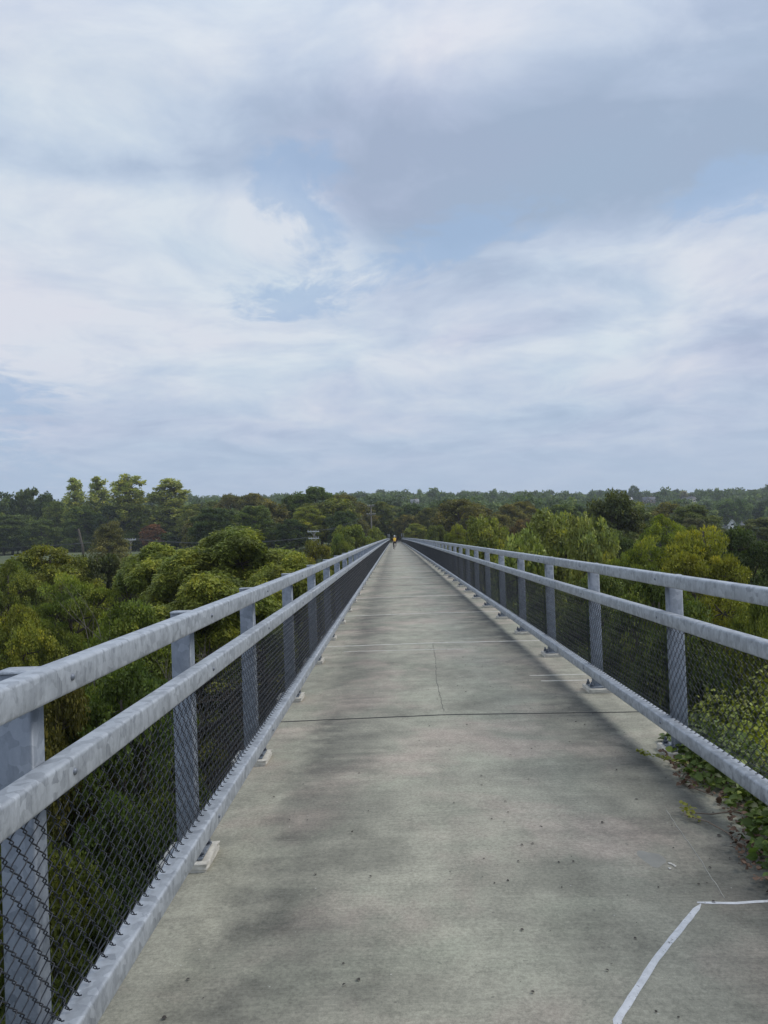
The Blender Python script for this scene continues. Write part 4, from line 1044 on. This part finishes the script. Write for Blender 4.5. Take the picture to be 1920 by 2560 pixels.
    ho = hm.build('helmet', HEL, root, True); 
    vm = MB()
    for k in (-1, 0, 1): vm.tube([(k * .04, .33, 1.72), (k * .045, .42, 1.768 - abs(k) * .008), (k * .04, .50, 1.735)], .006, 5)
    vm.build('helmet_vents', SH, ho)
    fm = MB(); fm.tube([(0, .525, 1.60), (0, .545, 1.585), (0, .53, 1.575)], [.012, .016, .012], 6)
    for s_ in (-1, 1):
        fm.tube([(s_ * .03, .508, 1.615), (s_ * .03, .518, 1.615)], [.011, .008], 8); fm.tube([(s_ * .085, .43, 1.62), (s_ * .098, .425, 1.605), (s_ * .088, .43, 1.585)], [.012, .016, .01], 6)
    fm.tube([(-.022, .513, 1.548), (0, .52, 1.546), (.022, .513, 1.548)], .005, 5); fm.build('face_features', SK, root)
cyclist(.02, 94.7)

# ------------------------------------------------------------------ creeping vine under the right rail, shrub beyond it, litter
M_VINE = M_LEAFG
edge = [(6.3, 2.10), (6.0, 2.02), (5.5, 1.97), (5.2, 1.86), (4.9, 1.98), (4.5, 1.93), (4.3, 1.84), (3.95, 1.74), (3.7, 1.69), (3.4, 1.78), (3.1, 1.95), (2.6, 2.1)]
def vine():
    g = np.random.default_rng(77); root = empty('creeping_vine', (2.2, 4.5, bz(4.5))); tag(root, 'green creeping vine spilling onto the deck under the right railing', 'vine')
    ey = np.array([e[0] for e in edge])[::-1]; ex = np.array([e[1] for e in edge])[::-1]
    n = 3200; Y = g.uniform(2.6, 6.3, n); X0 = np.interp(Y, ey, ex) + .04 + .03 * np.sin(Y * 17) + .03 * np.sin(Y * 41)
    u = g.random(n) ** .75; X = X0 + u * (2.42 - X0); hgt = np.minimum(.22, (X - X0) * .55 + .02)
    Z = bz(Y) + .012 + g.random(n) * hgt + .008
    C = np.stack([X, Y, Z], 1)
    out = np.stack([-.7 * np.ones(n), -.15 * np.ones(n), .05 * np.ones(n)], 1)
    T = unit(out + g.normal(size=(n, 3)) * np.array([.8, .8, .3])); Nn = unit(g.normal(size=(n, 3)) * .6 + np.array([-.2, -.2, 1])); sz = g.uniform(.45, 1.15, n)
    def leafs(C, T, Nn, L):      # ovate leaf of six faces with a folded midrib
        T = unit(T); Sd = unit(np.cross(T, Nn)); Nn = np.cross(Sd, T); prof = [(0, 0), (.12, .30), (.38, .42), (.68, .27), (1, 0)]
        V = []; F = []; m = len(C); L = L[:, None]
        mid = [C + T * L * a + Nn * L * (.10 * math.sin(a * 3.1)) for a, _ in prof]
        lf = [mid[i] + Sd * L * prof[i][1] + Nn * L * .10 * (prof[i][1] > 0) for i in (1, 2, 3)]; rt = [mid[i] - Sd * L * prof[i][1] + Nn * L * .10 * (prof[i][1] > 0) for i in (1, 2, 3)]
        A = np.stack(mid + lf + rt, 1); V = A.reshape(-1, 3); b = (np.arange(m) * 11)[:, None]
        Q = np.vstack([b + np.array([q]) for q in ((1, 2, 6, 5), (2, 3, 7, 6), (1, 8, 9, 2), (2, 9, 10, 3))])
        Tr = np.vstack([b + np.array([q]) for q in ((0, 1, 5), (0, 8, 1), (3, 4, 7), (3, 10, 4))])
        return V, Q, Tr
    tint = np.clip(g.normal(size=n) * .28 + .40, 0, 1)
    V, Q, Tr = leafs(C, T, Nn, .064 * sz); me = np_mesh('leaves', V, [Q, Tr], True, np.concatenate([np.tile(tint, 4), np.tile(tint, 4)])); o = link('leaves', me, M_VINE, root); o.color = (.055, .085, .028, 1)
    o.matrix_parent_inverse = Matrix.Translation((-2.2, -4.5, -bz(4.5)))
    # dry brown leaves caught in it
    n2 = 520; Yb = g.uniform(3.3, 5.9, n2); Xb = np.interp(Yb, ey, ex) + g.uniform(-.05, .22, n2); C = np.stack([Xb, Yb, bz(Yb) + .02 + g.random(n2) * .03], 1)
    V, Q, Tr = leafs(C, g.normal(size=(n2, 3)) * np.array([1, 1, .3]), unit(g.normal(size=(n2, 3)) * .6 + [0, 0, 1]), .034 * g.uniform(.4, 1.3, n2)); o = link('dry_leaves', np_mesh('dry_leaves', V, [Q, Tr], True), plain('dry_leaf', (.13, .075, .045), .8, 0, .5, 40), root)
    o.matrix_parent_inverse = Matrix.Translation((-2.2, -4.5, -bz(4.5)))
    # yellow-green young tips reaching out
    n3 = 90; t = g.random(n3); Cc = np.stack([2.0 - .25 * t, 5.45 + .35 * t, bz(5.6) + .05 + .02 * g.random(n3)], 1); Cc = np.vstack([Cc, np.stack([1.66 + .06 * g.random(34), 4.52 + .18 * g.random(34), bz(4.6) + .02 + .03 * g.random(34)], 1)]); n3 = len(Cc)
    V, Q, Tr = leafs(Cc, g.normal(size=(n3, 3)) * np.array([1, 1, .3]), unit(g.normal(size=(n3, 3)) * .4 + [0, 0, 1]), .026 * g.uniform(.5, 1.3, n3)); o = link('young_leaves', np_mesh('young_leaves', V, [Q, Tr], True, np.full(len(Q) + len(Tr), .5)), M_VINE, root); o.color = (.11, .12, .03, 1)
    o.matrix_parent_inverse = Matrix.Translation((-2.2, -4.5, -bz(4.5)))
    m = MB()
    for P in ([(1.66, 4.6), (1.74, 4.45), (1.80, 4.33), (1.79, 4.18), (1.83, 4.05), (1.90, 3.92), (2.02, 3.78), (2.25, 3.65)], [(1.70, 4.62), (1.82, 4.60), (1.95, 4.62), (2.1, 4.55), (2.3, 4.6)], [(1.83, 4.05), (1.80, 3.95), (1.86, 3.8), (1.98, 3.6)], [(2.0, 5.45), (1.85, 5.2), (1.95, 4.9)], [(2.2, 5.8), (2.0, 5.6), (1.9, 5.75)]):
        m.tube([(a, b, bz(b) + .022 + .01 * math.sin(b * 30)) for a, b in P], np.linspace(.0035, .006, len(P)), 5, False)
    o = m.build('stem', plain('vine_stem', (.20, .15, .11), .8, 0, .3, 50), root, True); o.matrix_parent_inverse = Matrix.Translation((-2.2, -4.5, -bz(4.5)))
    return leafs
LEAFS = vine()
def shrub(x, y, ztop, rx, ry, rz, n, L, colr, label, seed, name='leafy_shrub'):
    g = np.random.default_rng(seed); zg = float(ground_z(x, y)); root = empty(name, (x, y, zg)); tag(root, label, 'shrub')
    ncl = 70; cz = ztop - zg - rz
    d = unit(g.normal(size=(ncl, 3)) + [0, 0, .3]); cc = d * np.array([rx, ry, rz]) * g.uniform(.55, .98, (ncl, 1)); cc[:, 2] += cz
    ci = g.integers(0, ncl, n); dd = unit(g.normal(size=(n, 3)) + [0, 0, .3]); C = cc[ci] + dd * g.uniform(.25, .55, (n, 1)) * np.array([1, 1, .8])
    T = unit(dd * .8 + g.normal(size=(n, 3)) * .4 + [0, 0, -.5]); Nn = unit(dd * .8 + g.normal(size=(n, 3)) * .3 + [0, 0, .6])
    V, Q, Tr = LEAFS(C, T, Nn, L * g.uniform(.6, 1.25, n)); t = np.clip((g.normal(size=ncl) * .13)[ci] + .46 + g.normal(size=n) * .12, 0, 1)
    o = link('foliage', np_mesh('foliage', V, [Q, Tr], True, np.concatenate([np.tile(t, 4), np.tile(t, 4)])), M_LEAFG, root); o.color = (*colr, 1)
    m = MB()
    m.tube([(0, 0, 0), (.2, .1, cz * .5), (0, 0, cz)], [.16, .12, .07], 8)
    for k in range(0, ncl, 2): m.tube([(0, 0, cz * .8), (cc[k][0] * .5, cc[k][1] * .5, (cz * .8 + cc[k][2]) / 2 + .2), tuple(cc[k])], [.04, .025, .01], 5, False)
    m.build('stem', M_BARK, root)
shrub(4.75, 8.4, -.22, 1.5, 2.3, 2.2, 19000, .068, (.115, .145, .024), 'bright green leafy shrub pressing against the outside of the right mesh', 5)
shrub(4.3, 5.2, -.35, 1.35, 2.2, 1.8, 12000, .085, (.065, .095, .022), 'broad-leaved green shrub below the nearest right rail', 6)
shrub(6.9, 12.8, -.75, 2.4, 2.6, 2.6, 15000, .09, (.09, .11, .022), 'yellow-green shrub behind the bright one at the right mesh', 8)
# litter on the deck
g = np.random.default_rng(90); n = 420; Y = 2.2 + 16 * g.random(n) ** 1.4; X = np.where(g.random(n) < .65, g.uniform(.3, 1.9, n), g.uniform(-.95, 1.95, n))
C = np.stack([X, Y, bz(Y) + .012 * (1 - np.minimum(1, np.abs(X - .5) / 1.65)) + .004], 1)
V, Q, Tr = LEAFS(C, g.normal(size=(n, 3)) * np.array([1.6, .6, .1]), unit(g.normal(size=(n, 3)) * .15 + [0, 0, 1]), g.uniform(.004, .02, n) * (1 + .4 * (g.random(n) > .9)))
o = link('leaf_litter', np_mesh('leaf_litter', V, [Q, Tr]), plain('dark_crumbs', (.05, .042, .035), .9, 0, .4, 60)); tag(o, 'scattered dark leaf crumbs lying on the concrete deck', 'leaf litter', None, 'stuff')

# ------------------------------------------------------------------ haze
hz_ = MB(); hz_.box((0, 1950, 20), (6200, 5300, 150)); ho = hz_.build('haze', None) if False else None
bm = bmesh.new(); bmesh.ops.create_cube(bm, size=1); me = bpy.data.meshes.new('haze'); bm.to_mesh(me); bm.free()
ho = bpy.data.objects.new('haze', me); COL.objects.link(ho); ho.location = (0, 1950, 2); ho.scale = (6200, 5300, 116); ho['kind'] = 'stuff'
m, N = material('haze_air'); v = N.n('ShaderNodeVolumePrincipled'); v.inputs['Color'].default_value = (.86, .92, 1, 1); v.inputs['Density'].default_value = HAZE = .00021; v.inputs['Anisotropy'].default_value = 0.2
N.n('ShaderNodeOutputMaterial', i_Volume=v.outputs[0]); me.materials.append(m)
